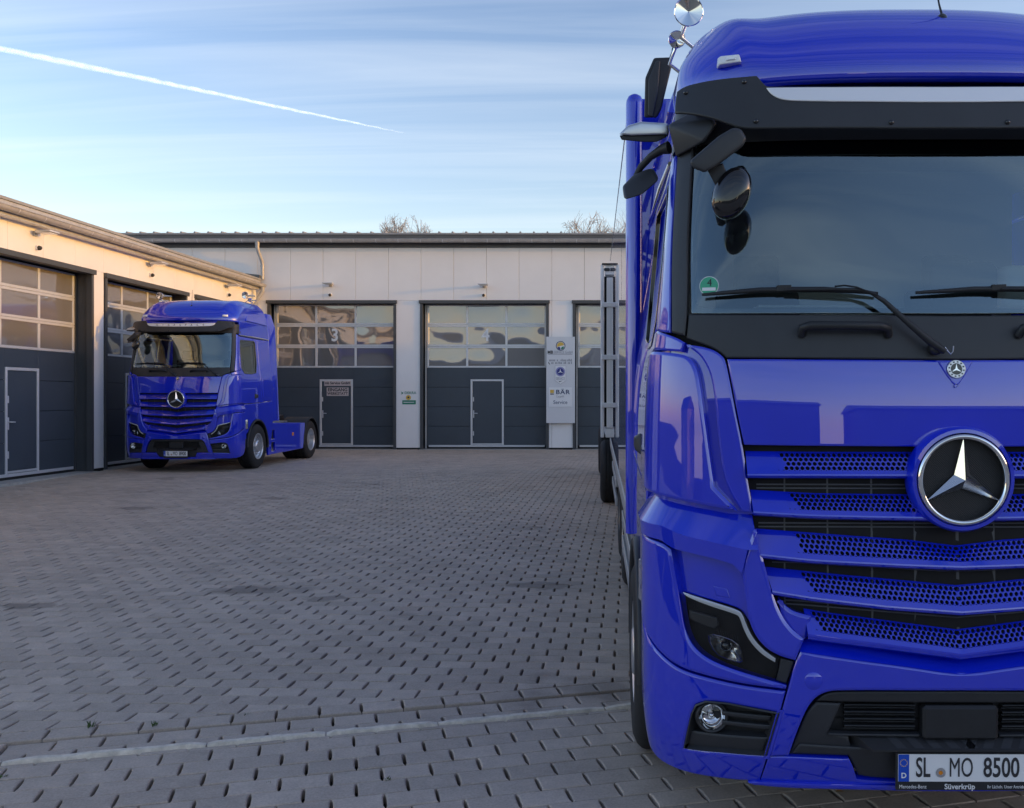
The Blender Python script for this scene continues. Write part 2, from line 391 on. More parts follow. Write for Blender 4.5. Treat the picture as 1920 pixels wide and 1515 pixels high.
# shared meshes for the single pavers
variants = []
for k in range(14):
    v, f = paver_geo(paver_outline(PL-0.0045, PW-0.0080, 0.0055+random.random()*0.0025), 0.0)
    me = bpy.data.meshes.new('paver'); me.from_pydata(v, [], f); set_tone(me, [random.random()]*len(v)); me.materials.append(M['paver']); variants.append(me)
cand = []      # (size in view, kind, centre, angle)
cuts = []      # clipped outlines
def in_view(x, y):
    if y < 1.2: return False
    px = 1110+1800*x/y; py = 748+1800*(CAM_H-ground_z(x, y))/y
    return -40 < px < 2000 and py < 1560
def near_view(x, y):
    if y < 2.4: return False
    return -1100 < 1110+1800*x/y < 2600
GAP0, GAP1 = 0.49, 0.335      # distances from the kerb line: yard edge row outer/inner side
def lay(parent, ang, org, x0, x1, y0, y1, keep, planes, pl=PL, pw=PW, stag=0.5):
    c, s = math.cos(ang), math.sin(ang)
    rows = range(int(math.floor(y0/pw)), int(math.ceil(y1/pw))+1)
    for r in rows:
        sh = (r % 2)*stag*pl + random.uniform(-0.006, 0.006)
        for q in range(int(math.floor(x0/pl))-1, int(math.ceil(x1/pl))+1):
            lx, ly = q*pl+sh, r*pw
            X, Y = org[0]+lx*c-ly*s, org[1]+lx*s+ly*c
            if not keep(X, Y): continue
            far = min(((X-p[0])*n[0]+(Y-p[1])*n[1]) for p, n in planes)
            if far < -0.15: continue
            if far > 0.16: cand.append((X, Y, ang, parent))
            else:
                po = [(X+a*c-b*s, Y+a*s+b*c) for a, b in paver_outline(pl-0.0035, pw-0.0035)]
                for p, n in planes: po = clip(po, p, n)
                if len(po) > 2:
                    ar = abs(sum(po[i][0]*po[(i+1)%len(po)][1]-po[(i+1)%len(po)][0]*po[i][1] for i in range(len(po))))/2
                    if ar > 0.0012: cuts.append((po, parent))
def kd(x, y): return (Vector((x, y))-KA).dot(KN)
wing_n = Vector((1, -0.0444)).normalized()
edge_p = KA+KN*(GAP0+0.004)
lay(yard, ANG_Y, (0, 6), -14, 12, -4, 25, lambda x, y: y < 30.05 and x > -12.6 and x < 4.5 and near_view(x, y),
    [(tuple(edge_p), tuple(KN)), ((0, 29.98), (0, -1)), ((-11.74+0.36-0.36, 0), tuple(wing_n))])
# single edge row along the kerb, then two gutter rows, then the lane
def row(parent, d, w, shift):
    for q in range(-26, 40):
        t = q*PL+shift
        P = KA+KN*d+KD*t
        if near_view(P.x, P.y): cand.append((P.x, P.y, ANG_F, parent))
row(lane, GAP1+0.078, PW, 0.05)
row(lane, 0.240, PW, 0.13); row(lane, 0.240-PW+0.006, PW, 0.02)
lay(lane, ANG_F, tuple(KA-KN*(0.060+PW/2)), -8, 11, -4, 0.01, lambda x, y: near_view(x, y), [(tuple(KA-KN*0.02), tuple(-KN))])
# the 300 that show largest are pavers of their own, the rest one field
cand.sort(key=lambda c: c[0]*0+(c[1]+abs(c[0])*0.05))
def hidden_by_truck(x, y): return x > 0.55 and y > 4.4
own = [c for c in cand if in_view(c[0], c[1]) and not hidden_by_truck(c[0], c[1])][:300]; own_ids = set(id(c) for c in own)
for c in own:
    X, Y, ang, par = c
    o = bpy.data.objects.new('paver', random.choice(variants)); COL.objects.link(o); o.parent = par
    dz = random.uniform(-0.0025, 0.0025) - (0.012 if 0.03 < kd(X, Y) < 0.30 else 0)
    o.rotation_mode = 'QUATERNION'
    nrm = Vector((0, -SLOPE, 1)).normalized(); q = Vector((0,0,1)).rotation_difference(nrm)
    zr = Matrix.Rotation(ang+random.uniform(-.006, .006)+(math.pi if random.random() < .5 else 0), 3, 'Z').to_quaternion()
    tl = Matrix.Rotation(random.uniform(-.006, .006), 3, 'X').to_quaternion()
    o.rotation_quaternion = q @ zr @ tl; o.location = (X, Y, ground_z(X, Y)+dz)
for par, nm in ((yard, 'paver_field'), (lane, 'paver_field')):
    V = []; F = []; T = []
    def put(poly, tone, ch):
        cx = sum(p[0] for p in poly)/len(poly); cy = sum(p[1] for p in poly)/len(poly)
        dz = random.uniform(-0.0025, 0.0025); tx = random.uniform(-.006, .006); ty = random.uniform(-.006, .006)
        v, f = paver_geo(poly, 0.0, ch)
        b = len(V)
        for (x, y, z) in v: V.append((x, y, z+ground_z(x, y)+dz+(x-cx)*tx+(y-cy)*ty)); T.append(tone)
        F.extend([[i+b for i in q] for q in f])
    for c in cand:
        if c[3] is par and id(c) not in own_ids:
            X, Y, ang, _ = c; co, si = math.cos(ang), math.sin(ang)
            put([(X+a*co-b*si, Y+a*si+b*co) for a, b in paver_outline(PL-0.0045, PW-0.0080, 0.0068)], random.random(), 0.005)
    for po, p_ in cuts:
        if p_ is par: put(po, random.random(), 0.004)
    if V:
        me = bpy.data.meshes.new(nm); me.from_pydata(V, [], F); set_tone(me, T)
        o = link_mesh(nm, me, M['paver'], par); tag(o, kind='stuff')
# paving outside the picture (behind and beside the camera): one plain sheet
pl = MB(); 
for (x0, x1, y0, y1) in ((-60, 60, -60, 2.3), (4.45, 38, 2.3, 30), (-60, -12.7, 2.3, 12)):
    nx, ny = 6, 8
    b = len(pl.v)
    for j in range(ny+1):
        for i in range(nx+1):
            x = x0+(x1-x0)*i/nx; y = y0+(y1-y0)*j/ny; pl.v.append((x, y, base_z(x, y)+0.045))
    for j in range(ny):
        for i in range(nx):
            a = b+j*(nx+1)+i; pl.f.append([a, a+1, a+nx+2, a+nx+1])
pl.build('outer_paving', M['paver'], fix=False); tag(bpy.data.objects['outer_paving'], 'grey paving around the yard beyond the picture', kind='structure')

# pale kerb strip: worn stones end to end, a little proud and broken
kerb = empty('kerb_strip'); tag(kerb, 'narrow pale worn kerb strip crossing the paving', kind='structure')
t = -4.9; k = 0
while t < 7.2:
    ln = random.choice((0.98, 1.0, 0.62, 0.99)); mb = MB(); n = 12; 
    w0, w1 = -0.025, 0.023
    secs = []
    for i in range(n+1):
        tt = t+0.004+(ln-0.008)*i/n; jz = random.uniform(-0.003, 0.003); jw = random.uniform(-0.005, 0.005)
        endk = 0.010 if i in (0, n) else 0
        ring = []
        for (d, dz) in ((w0+jw, -0.05), (w0+jw, 0.008-endk), (w0+0.008+jw, 0.020+jz-endk), (w1-0.008, 0.020+jz-endk), (w1, 0.008-endk), (w1, -0.05)):
            P = KA+KN*d+KD*tt; ring.append((P.x, P.y, ground_z(P.x, P.y)+dz))
        secs.append(ring)
    for ring in secs: mb.v += ring
    for i in range(n):
        for j in range(5):
            a = i*6+j; mb.f.append([a, a+1, a+7, a+6])
    mb.f.append([0,1,2,3,4,5]); mb.f.append([n*6+q for q in (5,4,3,2,1,0)])
    mb.build('kerb_stone', M['kerb'], kerb, smooth=50); t += ln
# weeds in the joints
def weed(P, s, label):
    mb = MB(); rnd = random.Random(int(P[0]*1000))
    for i in range(14):
        a = rnd.uniform(0, 6.28); l = s*rnd.uniform(0.5, 1.1); b = (P[0]+rnd.uniform(-.012,.012), P[1]+rnd.uniform(-.02,.02))
        z = ground_z(*b)-0.02; dx, dy = math.cos(a)*l*0.5, math.sin(a)*l*0.5; wx, wy = -math.sin(a)*0.003, math.cos(a)*0.003
        mb.add([(b[0]-wx, b[1]-wy, z), (b[0]+wx, b[1]+wy, z), (b[0]+dx*.5+wx, b[1]+dy*.5+wy, z+l*.7), (b[0]+dx*.5-wx, b[1]+dy*.5-wy, z+l*.7), (b[0]+dx, b[1]+dy, z+l)], [(0,1,2,3), (3,2,4)])
    o = mb.build('weed', M['grass'], fix=False); tag(o, label, 'weed', 'weeds growing in the paving joints')
def ground_at(px, py):
    Y = 5.0
    for _ in range(40):
        Y = 1800*(CAM_H-ground_z(0, Y))/(py-748)
    return ((px-1110)/1800*Y, Y)
weed(ground_at(171, 1362), 0.075, 'tall green weed at the dark gap, leftmost of the tall ones')
weed(ground_at(291, 1360), 0.06, 'green weed at the dark gap, second tall one from the left')
weed(ground_at(4, 1458), 0.04, 'small weed below the kerb strip at the left picture edge')
weed(ground_at(461, 1340), 0.03, 'tiny weed above the kerb strip right of the two tall weeds')
weed(ground_at(500, 1468), 0.025, 'tiny weed low in the foreground joints, left one of two')
weed(ground_at(728, 1462), 0.035, 'small weed in a foreground joint below the kerb strip middle')
P = ground_at(1573, 1486)
lf = MB(); lf.add([(P[0]-.02, P[1]-.004, ground_z(*P)+.006), (P[0], P[1]-.014, ground_z(*P)+.012), (P[0]+.024, P[1], ground_z(*P)+.005), (P[0]+.004, P[1]+.014, ground_z(*P)+.016)], [(0,1,2,3)])
tag(lf.build('dry_leaf', M['leaf'], fix=False), 'small dry brown leaf lying below the near truck bumper', 'leaf')
# ------------------------------------------------------------------ workshop buildings
BK = 30.0
REC = 0.36
def make_gate(parent, x0, w, lint, rows, number, label, wicket=True, handle_left=True):
    "x0: left edge of the frame, rows: list of (z_top, z_bottom) glazing rows; -y is outwards"
    x1 = x0+w
    mb = MB(); t = 0.085
    mb.box(x0, x0+t, -0.03, 0.09, 0, lint-0.002); mb.box(x1-t, x1, -0.03, 0.09, 0, lint-0.002)        # jamb trims
    mb.box(x0, x0+0.02, 0.092, REC+0.05, 0, lint-0.01); mb.box(x1-0.02, x1, 0.092, REC+0.05, 0, lint-0.01)  # reveals
    mb.box(x0-0.03, x1+0.03, -0.075, 0.09, lint-0.10, lint); mb.box(x0+0.022, x1-0.022, 0.092, REC+0.05, lint-0.06, lint-0.02)
    gt = mb.build('gate', M['frame'], parent); gt['label'] = label
    lx0, lx1 = x0+0.155, x1-0.09; yb = REC
    # guide rail at the left, seen past the jamb
    MB().box(x0+0.10, x0+0.145, yb-0.05, yb+0.03, 0.02, lint-0.1).build('guide_rail', M['zinc'], gt)
    MB().box(x1-0.085, x1-0.025, yb-0.02, yb+0.03, 0.02, lint-0.1).build('guide_rail', M['frame'], gt)
    zb = rows[-1][1]-0.055
    # solid sections with recessed joints
    wk = (x0+1.53, x0+2.58, 0.10, 2.20)
    zs = [0.10]+[0.10+(zb-0.10)*k/4 for k in (1, 2, 3, 4)]
    for k in range(4):
        a, b = zs[k]+0.004, zs[k+1]-0.004
        def sec(xa, xb, za, zb_):
            if xb-xa > 0.02 and zb_-za > 0.01: MB().cbox(xa, xb, yb, yb+0.04, za, zb_, 0.004).build('section', M['anthracite'], gt)
        if wicket:
            if a < wk[3]:
                sec(lx0, wk[0], a, b); sec(wk[1], lx1, a, b)
                if b > wk[3]: sec(wk[0], wk[1], wk[3]+0.002, b)
            else: sec(lx0, lx1, a, b)
        else: sec(lx0, lx1, a, b)
    MB().box(lx0, lx1, yb+0.045, yb+0.06, 0.05, lint-0.05).build('backing', M['deep'], gt)
    MB().cbox(lx0+0.05, lx1-0.05, yb-0.02, yb+0.0, 0.060, 0.122, 0.006).build('bottom_bar', M['gatealu'], gt)
    MB().box(lx0, lx1, yb-0.005, yb+0.04, 0.004, 0.058).build('bottom_seal', M['seal'], gt)
    # glazing grid
    pw = (lx1-lx0-0.06*2-0.07*2)/3
    pxs = [lx0+0.06+k*(pw+0.07) for k in range(3)]
    top = rows[0][0]+0.04
    zr = [(top, rows[0][0])]+[(rows[k][1], rows[k+1][0]) for k in range(len(rows)-1)]+[(rows[-1][1], zb)]
    for a, b in zr:
        r = MB(); hi, lo = max(a, b), min(a, b)
        if hi-lo > 0.08:
            mid = (hi+lo)/2; r.cbox(lx0, lx1, yb-0.012, yb+0.03, mid+0.002, hi, 0.006); r.cbox(lx0, lx1, yb-0.012, yb+0.03, lo, mid-0.002, 0.006)
        else: r.cbox(lx0, lx1, yb-0.012, yb+0.03, lo, hi, 0.006)
        r.build('rail', M['gatealu'], gt)
    for (zt, zb_) in rows:
        for xa, xb in ((lx0, pxs[0]), (pxs[0]+pw, pxs[1]), (pxs[1]+pw, pxs[2]), (pxs[2]+pw, lx1)):
            MB().cbox(xa, xb, yb-0.009, yb+0.03, zb_, zt, 0.005).build('mullion', M['gatealu'], gt)
        for xa in pxs:
            MB().box(xa-0.005, xa+pw+0.005, yb+0.008, yb+0.022, zb_-0.005, zt+0.005).build('pane', M['pane'], gt)
    if number:
        zt, zb_ = rows[1]
        text('gate_number', number, 0.55, M['txt_white'], gt, (pxs[1]+pw*0.47, yb-0.004, (zt+zb_)/2), bold=0.012, sx=0.9)
    if wicket:
        a, b, c, d = wk; f = MB(); e = 0.062
        f.cbox(a, a+e, yb-0.02, yb+0.035, c, d, 0.006); f.cbox(b-e, b, yb-0.02, yb+0.035, c, d, 0.006)
        f.cbox(a+e, b-e, yb-0.019, yb+0.035, d-e, d, 0.006); f.cbox(a+e, b-e, yb-0.019, yb+0.035, c+0.03, c+0.03+e*0.7, 0.006)
        f.build('wicket_frame', M['gatealu'], gt)
        MB().cbox(a+e+0.006, b-e-0.006, yb-0.002, yb+0.035, c+0.08, d-e-0.006, 0.005).build('wicket_leaf', M['anthracite'], gt)
        h = MB(); hx = a+e+0.035
        h.cbox(hx-0.018, hx+0.018, yb-0.012, yb-0.002, 0.98, 1.22, 0.003)
        h.tube([(hx, yb-0.005, 1.13), (hx, yb-0.055, 1.13), (hx+0.02, yb-0.06, 1.13), (hx+0.13, yb-0.06, 1.125)], 0.011, 8)
        h.build('door_handle', M['gatealu'], gt, smooth=40)
        for hz in (0.42, 1.50): MB().cbox(hx-0.022, hx+0.012, yb-0.014, yb-0.002, hz, hz+0.14, 0.003).build('hinge', M['gatealu'], gt)
    MB().box(x0-0.02, x1+0.02, -0.14, REC-0.01, -0.05, 0.006).build('threshold', M['concrete'], gt)
    return gt

def make_wall(parent, xa, xb, top, lint, gates, seam0, pitch):
    "cladding panels cut round the gates; each panel one object"
    k0 = int(math.floor((xa-seam0)/pitch)); k1 = int(math.ceil((xb-seam0)/pitch))
    gp = 0.004
    for k in range(k0, k1):
        a, b = max(xa, seam0+k*pitch)+gp, min(xb, seam0+(k+1)*pitch)-gp
        if b-a < 0.05: continue
        MB().cbox(a, b, 0.0, 0.08, lint+0.003, top, 0.004).build('wall_panel', M['panel'], parent)
        lo = [(a, b)]
        for (g0, g1) in gates:
            nl = []
            for (p, q) in lo:
                if g1 <= p or g0 >= q: nl.append((p, q)); continue
                if g0 > p: nl.append((p, g0-0.001))
                if g1 < q: nl.append((g1+0.001, q))
            lo = nl
        for (p, q) in lo:
            if q-p > 0.03: MB().cbox(p, q, 0.0, 0.08, 0.055, lint-0.001, 0.004).build('wall_panel', M['panel'], parent)
    # dark backing behind the joints, dark plinth at the foot
    mb = MB(); mb.box(xa, xb, 0.085, 0.20, lint+0.01, top)
    edges = sorted(gates); cur = xa
    for (g0, g1) in edges+[(xb, xb)]:
        if g0-cur > 0.05: mb.box(cur+0.003, g0-0.003, 0.085, 0.20, 0.0, lint+0.009); mb.box(cur+0.003, g0-0.003, 0.01, 0.084, -0.02, 0.05)
        cur = g1
    mb.build('wall_core', M['seal'], parent)

def half_gutter(parent, xa, xb, y, z, r, pitch, off):
    "half-round gutter along x, open upwards, with strap brackets"
    mb = MB(); n = 10; prof = [(y+r*math.cos(math.pi+math.pi*k/n), z+r*math.sin(math.pi+math.pi*k/n)) for k in range(n+1)]
    prof_in = [(y+(r-0.006)*math.cos(math.pi+math.pi*k/n), z+(r-0.006)*math.sin(math.pi+math.pi*k/n)) for k in range(n, -1, -1)]
    lip = [(y-r-0.012+0.010*math.cos(t), z+0.008+0.010*math.sin(t)) for t in [k*math.pi/3 for k in range(6)]]
    pr = prof+prof_in
    def ex(pr):
        m = len(pr); v = [(xa, p, q) for p, q in pr]+[(xb, p, q) for p, q in pr]
        mb.add(v, [[i, (i+1) % m, (i+1) % m+m, i+m] for i in range(m)]+[list(range(m)), list(range(2*m-1, m-1, -1))])
    ex(pr); ex(lip)
    gu = mb.build('gutter', M['zinc'], parent, smooth=40)
    x = xa+off
    while x < xb-0.05:
        b = MB(); rr = r+0.004
        pts = [(y+rr*math.cos(math.pi+math.pi*k/8), z+rr*math.sin(math.pi+math.pi*k/8)) for k in range(9)]
        for (p, q), (p2, q2) in zip(pts[:-1], pts[1:]):
            b.add([(x-0.014, p, q), (x+0.014, p, q), (x+0.014, p2, q2), (x-0.014, p2, q2)], [(0, 1, 2, 3)])
        b.build('gutter_bracket', M['gatealu'], gu, fix=False); x += pitch
    return gu

# --- hall at the back of the yard
hall = empty('workshop_hall', (0, BK, 0)); tag(hall, 'long pale grey metal-clad workshop hall across the back of the yard', 'building')
GW = 4.02
g_left = [-10.14, -5.37, -0.60, 4.17, 8.94, 13.7]
HL, HT = 4.66, 6.40
hrows = [(4.52, 3.98), (3.857, 3.303), (3.187, 2.623)]
gl = ['dark gate with a white number 3 and a wicket door carrying two signs', 'dark gate with a white number 4 and a plain wicket door', 'dark gate half hidden behind the near truck', None, None, None]
hall_gates = []
for k, x in enumerate(g_left):
    hall_gates.append(make_gate(hall, x, GW, HL, hrows, {0: '3', 1: '4'}.get(k), gl[k] or 'dark gate at the right behind the near truck'))
make_wall(hall, -16.5, 19.2, HT, HL, [(x, x+GW) for x in g_left], (483-1110)/60, 1.0213)
f = MB(); f.box(-16.6, 19.3, -0.26, -0.235, 6.50, 6.665); f.build('fascia', M['fascia'], hall)
MB().box(-16.6, 19.3, -0.25, 0.1, 6.44, 6.499).build('soffit', M['fascia'], hall)
MB().box(-16.55, 19.25, -0.03, -0.006, HT-0.10, 6.44).build('eaves_flashing', M['fascia'], hall)
rf = MB(); rf.add([(-16.7, -0.30, 6.668), (19.4, -0.30, 6.668), (19.4, 9, 7.35), (-16.7, 9, 7.35), (-16.7, -0.30, 6.72), (19.4, -0.30, 6.72), (19.4, 9, 7.40), (-16.7, 9, 7.40)], [(0,1,2,3), (4,5,6,7), (0,1,5,4), (1,2,6,5), (2,3,7,6), (3,0,4,7)])
roof = rf.build('roof', M['roof'], hall)
x = -16.5
while x < 19.3:
    MB().add([(x-0.03, -0.30, 6.721), (x+0.03, -0.30, 6.721), (x+0.018, -0.30, 6.765), (x-0.018, -0.30, 6.765), (x-0.03, 9, 7.401), (x+0.03, 9, 7.401), (x+0.018, 9, 7.445), (x-0.018, 9, 7.445)], [(0,1,2,3), (0,1,5,4), (1,2,6,5), (2,3,7,6), (3,0,4,7)]).build('roof_rib', M['roof'], roof); x += 0.42
half_gutter(hall, -16.6, 19.3, -0.345, 6.50, 0.085, 0.688, 0.30)
dp = MB(); xd = (495-1110)/59.6
dp.tube([(xd-0.02, -0.345, 6.44), (xd-0.02, -0.345, 6.28), (xd+0.0, -0.30, 6.12), (xd+0.05, -0.14, 5.86), (xd+0.055, -0.11, 5.74), (xd+0.055, -0.11, 5.30)], [0.075, 0.062, 0.055, 0.052, 0.05, 0.05], 14)
dp.build('downpipe', M['zinc'], hall, smooth=50)
for zc in (5.72, 5.42): MB().lathe([(0.052, -0.02), (0.060, -0.02), (0.060, 0.02), (0.052, 0.02)], 16, Matrix.Translation((xd+0.055, -0.11, zc)) @ Matrix.Rotation(R(90), 4, 'X')).build('pipe_clip', M['zinc'], hall)
MB().box(-16.5, 19.2, 0.55, 9, 0, 6.3).build('hall_core', M['seal'], hall)

# --- wing on the left
wing = empty('workshop_wing', (-11.81, 0, 0), (0, 0, math.pi/2-math.atan(0.0444))); tag(wing, 'lower workshop wing on the left with sunlit cladding and dark gates', 'building')
WL, WT = 4.385, 4.97
wrows = [(4.25, 3.82), (3.70, 3.23), (3.12, 2.625)]
w_left = [12.6, 17.02, 21.40, 25.80]
wlab = ['dark gate of the left wing beyond the picture edge', 'dark gate at the left picture edge with a white framed wicket door', 'dark gate of the left wing behind the parked tractor', 'dark gate of the left wing nearest the inner corner']
for k, x in enumerate(w_left):
    make_gate(wing, x, 3.92, WL, wrows, None, wlab[k])
make_wall(wing, 8.0, 29.99, WT, WL, [(x, x+3.92) for x in w_left], 17.0, 1.095)
MB().box(7.9, 29.7, -0.22, 0.10, WT+0.001, WT+0.02).build('soffit', M['panel'], wing)
MB().box(7.9, 29.72, -0.235, -0.221, WT-0.02, 5.24).build('fascia', M['zinc'], wing)
wr = MB(); wr.add([(7.8, -0.26, 5.245), (29.72, -0.26, 5.245), (29.95, 8, 6.1), (7.8, 8, 6.1), (7.8, -0.26, 5.30), (29.72, -0.26, 5.30), (29.95, 8, 6.16), (7.8, 8, 6.16)], [(0,1,2,3), (4,5,6,7), (0,1,5,4), (1,2,6,5), (2,3,7,6), (3,0,4,7)])
wr.build('roof', M['roof'], wing)
half_gutter(wing, 7.9, 29.78, -0.325, 5.10, 0.085, 0.80, 0.35)
d2 = MB(); d2.tube([(29.66, -0.325, 5.03), (29.66, -0.325, 4.90), (29.62, -0.20, 4.66), (29.60, -0.09, 4.45), (29.60, -0.09, 0.3)], [0.075, 0.062, 0.052, 0.05, 0.05], 14)
d2.build('downpipe', M['zinc'], wing, smooth=50)
MB().box(8, 29.6, 0.55, 8, 0, 4.95).build('wing_core', M['seal'], wing)
# wing roof against the hall: flashing strip
MB().add([(29.73, -0.2, 5.31), (29.93, -0.2, 5.31), (29.93, 8, 6.17), (29.73, 8, 6.17), (29.73, -0.2, 5.42), (29.93, -0.2, 5.42), (29.93, 8, 6.30), (29.73, 8, 6.30)], [(0,1,2,3), (4,5,6,7), (0,1,5,4), (1,2,6,5), (2,3,7,6), (3,0,4,7)]).build('roof_flashing', M['fascia'], wing)

# --- lamps and sensors on the walls
def wall_lamp(parent_m, x, z, label, yaw=0):
    o = empty('wall_lamp'); o.matrix_world = parent_m @ Matrix.Translation((x, 0, z)); tag(o, label, 'lamp', 'flat floodlights above the gates')
    b = MB(); b.cbox(-0.05, 0.05, -0.05, 0.0, -0.05, 0.05, 0.006); b.tube([(0, -0.04, 0), (0, -0.12, 0.01)], 0.022, 10); b.build('bracket', M['zinc'], o, smooth=40)
    h = MB(); h.hull([(-0.13, -0.10, 0.0), (0.13, -0.10, 0.0), (-0.13, -0.10, 0.055), (0.13, -0.10, 0.055), (-0.16, -0.42, 0.015), (0.16, -0.42, 0.015), (-0.16, -0.42, 0.05), (0.16, -0.42, 0.05)])
    h.build('lamp_head', M['gatealu'], o, bevel=0.008, smooth=40)
    MB().box(-0.12, 0.12, -0.39, -0.14, -0.004, 0.004).build('lamp_lens', M['led'], o)
def wall_sensor(parent_m, x, z, label):
    o = empty('motion_sensor'); o.matrix_world = parent_m @ Matrix.Translation((x, 0, z)); tag(o, label, 'sensor', 'small round sensors under the floodlights')
    MB().cbox(-0.045, 0.045, -0.05, 0.0, -0.03, 0.05, 0.006).build('base', M['white'], o)
    MB().lathe([(0.0, -0.115), (0.03, -0.105), (0.045, -0.075), (0.045, -0.045), (0.0, -0.04)], 16).build('dome', M['trim'], o, smooth=60)
bpy.context.view_layer.update()
HM, WM = hall.matrix_world.copy(), wing.matrix_world.copy()
wall_lamp(HM, (620-1110)/60, (748-535)/60+1.58, 'floodlight on the back hall nearest the inner corner downpipe')
wall_lamp(HM, (908-1110)/60, (748-537)/60+1.58, 'floodlight on the back hall nearest the near truck')
wall_sensor(HM, (619.5-1110)/60, (748-553.5)/60+1.58, 'sensor on the back hall nearest the inner corner downpipe')
wall_sensor(HM, (907-1110)/60, (748-554)/60+1.58, 'sensor on the back hall nearest the near truck')
def wing_at(px, py):
    Y = 21258/(1190-px); return Y*1.001, (748-py)*Y/1800+1.58
for (px, py, lb) in ((64, 438, 'floodlight on the left wing near the picture edge'), (278, 496, 'floodlight on the left wing above the parked tractor'), (423, 537, 'floodlight on the left wing nearest the inner corner')):
    x, z = wing_at(px, py); wall_lamp(WM, x, z, lb)
for (px, py, lb) in ((68, 465, 'sensor on the left wing near the picture edge'), (281, 516, 'sensor on the left wing above the parked tractor'), (426, 553, 'sensor on the left wing nearest the inner corner')):
    x, z = wing_at(px, py); wall_sensor(WM, x, z, lb)

# --- signs
def flat(name, poly, y, th, m, parent):
    return MB().prism(poly, y-th, y).build(name, m, parent)
def disc(name, cx, cz, r, y, th, m, parent, n=28):
    return flat(name, [(cx+r*math.cos(2*math.pi*k/n), cz+r*math.sin(2*math.pi*k/n)) for k in range(n)], y, th, m, parent)
def rect(x0, x1, z0, z1): return [(x0, z0), (x1, z0), (x1, z1), (x0, z1)]
def star_poly(cx, cz, r, q=0.16):
    p = []
    for k in range(3):
        a = math.pi/2+2*math.pi*k/3; p.append((cx+r*math.cos(a), cz+r*math.sin(a)))
        a += math.pi/3; p.append((cx+r*q*math.cos(a), cz+r*q*math.sin(a)))
    return p
def hx(px): return (px-1110)/60
def hz(py): return (748-py)/60+1.58
sb = empty('company_sign', (hx(1051.5), BK-0.13, hz(793))); tag(sb, 'tall grey company sign board between two gates of the back hall', 'sign')
flat('board', rect(-0.445, 0.445, 0, 2.685), 0, 0.03, M['sign'], sb)
zz0 = hz(793)
def sz(py): return hz(py)-zz0
def sx_(px): return hx(px)-hx(1051.5)
yy = -0.032
disc('logo_ring', sx_(1051.5), sz(649), 0.148, yy, 0.002, M['txt_blue'], sb); disc('logo_field', sx_(1051.5), sz(649), 0.125, yy-0.003, 0.002, M['white'], sb)
flat('logo_sun', [(sx_(1051.5)+0.115*math.cos(t), sz(649)+0.115*math.sin(t)) for t in [R(10+k*17) for k in range(12)]]+[(sx_(1051.5)-0.02, sz(649)-0.005)], yy-0.006, 0.002, M['yellow'], sb)
flat('logo_leaf', [(sx_(1052), sz(653)), (sx_(1055), sz(650.5)), (sx_(1058), sz(650)), (sx_(1057), sz(654)), (sx_(1053), sz(656))], yy-0.006, 0.002, M['green'], sb)
flat('logo_wave', [(sx_(1045), sz(652)), (sx_(1049), sz(650.5)), (sx_(1051), sz(653)), (sx_(1051), sz(656.5)), (sx_(1047), sz(655))], yy-0.009, 0.002, M['navy'], sb)
text('lettering', 'MB', 0.13, M['txt_dark'], sb, (sx_(1032.2), yy, sz(661)), bold=0.004)
text('lettering', 'SERVICE GmbH', 0.115, M['txt_grey'], sb, (sx_(1056.5), yy, sz(661)), sx=0.78)
for (py, w, x) in ((664.6, 0.75, 1051),):
    flat('small_print', rect(sx_(x)-w/2, sx_(x)+w/2, sz(py)-0.008, sz(py)+0.008), yy, 0.002, M['txt_grey'], sb)
for (py, segs) in ((676.3, ((1030, 1042.5), (1044.5, 1048), (1051.5, 1062), (1064, 1072.5))), (681.3, ((1034, 1039.5), (1041.5, 1045.5), (1047.5, 1054.5), (1057, 1063), (1065, 1069), (1071, 1074)))):
    for a, b in segs:
        x = sx_(a); 
        while x < sx_(b)-0.02:
            wd = random.uniform(0.022, 0.034); hgt = random.choice((0.055, 0.055, 0.075))
            flat('small_print', rect(x, min(x+wd, sx_(b)), sz(py)-0.026, sz(py)-0.026+hgt), yy, 0.002, M['txt_grey'], sb); x += wd+0.012
flat('phone_symbol', [(sx_(1028.7), sz(679)), (sx_(1029.8), sz(679.2)), (sx_(1030.3), sz(681.5)), (sx_(1032.2), sz(683)), (sx_(1031), sz(684)), (sx_(1029), sz(682))], yy, 0.002, M['txt_dark'], sb)
flat('service_shield', [(sx_(1041), sz(686)), (sx_(1061.5), sz(686)), (sx_(1061.5), sz(714)), (sx_(1051), sz(721)), (sx_(1041), sz(714))], yy, 0.004, M['txt_grey'], sb)
flat('service_shield', [(sx_(1041.4), sz(686.4)), (sx_(1061.1), sz(686.4)), (sx_(1061.1), sz(713.7)), (sx_(1051), sz(720.4)), (sx_(1041.4), sz(713.7))], yy-0.005, 0.003, M['white'], sb)
disc('shield_ring', sx_(1051), sz(697), 0.148, yy-0.009, 0.002, M['lilac'], sb); disc('shield_field', sx_(1051), sz(697), 0.108, yy-0.012, 0.002, M['navy'], sb)
flat('shield_star', star_poly(sx_(1051), sz(697), 0.098, 0.2), yy-0.015, 0.002, M['txt_white'], sb)
text('lettering', 'SERVICE', 0.125, M['txt_grey'], sb, (sx_(1051), yy-0.010, sz(710.5)), sx=0.62)
flat('shield_tick', [(sx_(1048), sz(715.2)), (sx_(1055), sz(714)), (sx_(1049.5), sz(716.8))], yy-0.009, 0.002, M['txt_dark'], sb)
flat('lift_sign', rect(sx_(1029.5), sx_(1072.5), sz(762.5), sz(726.5)), yy, 0.012, M['white'], sb)
flat('lift_symbol', rect(sx_(1032), sx_(1039), sz(737), sz(731)), yy-0.013, 0.002, M['yellow'], sb)
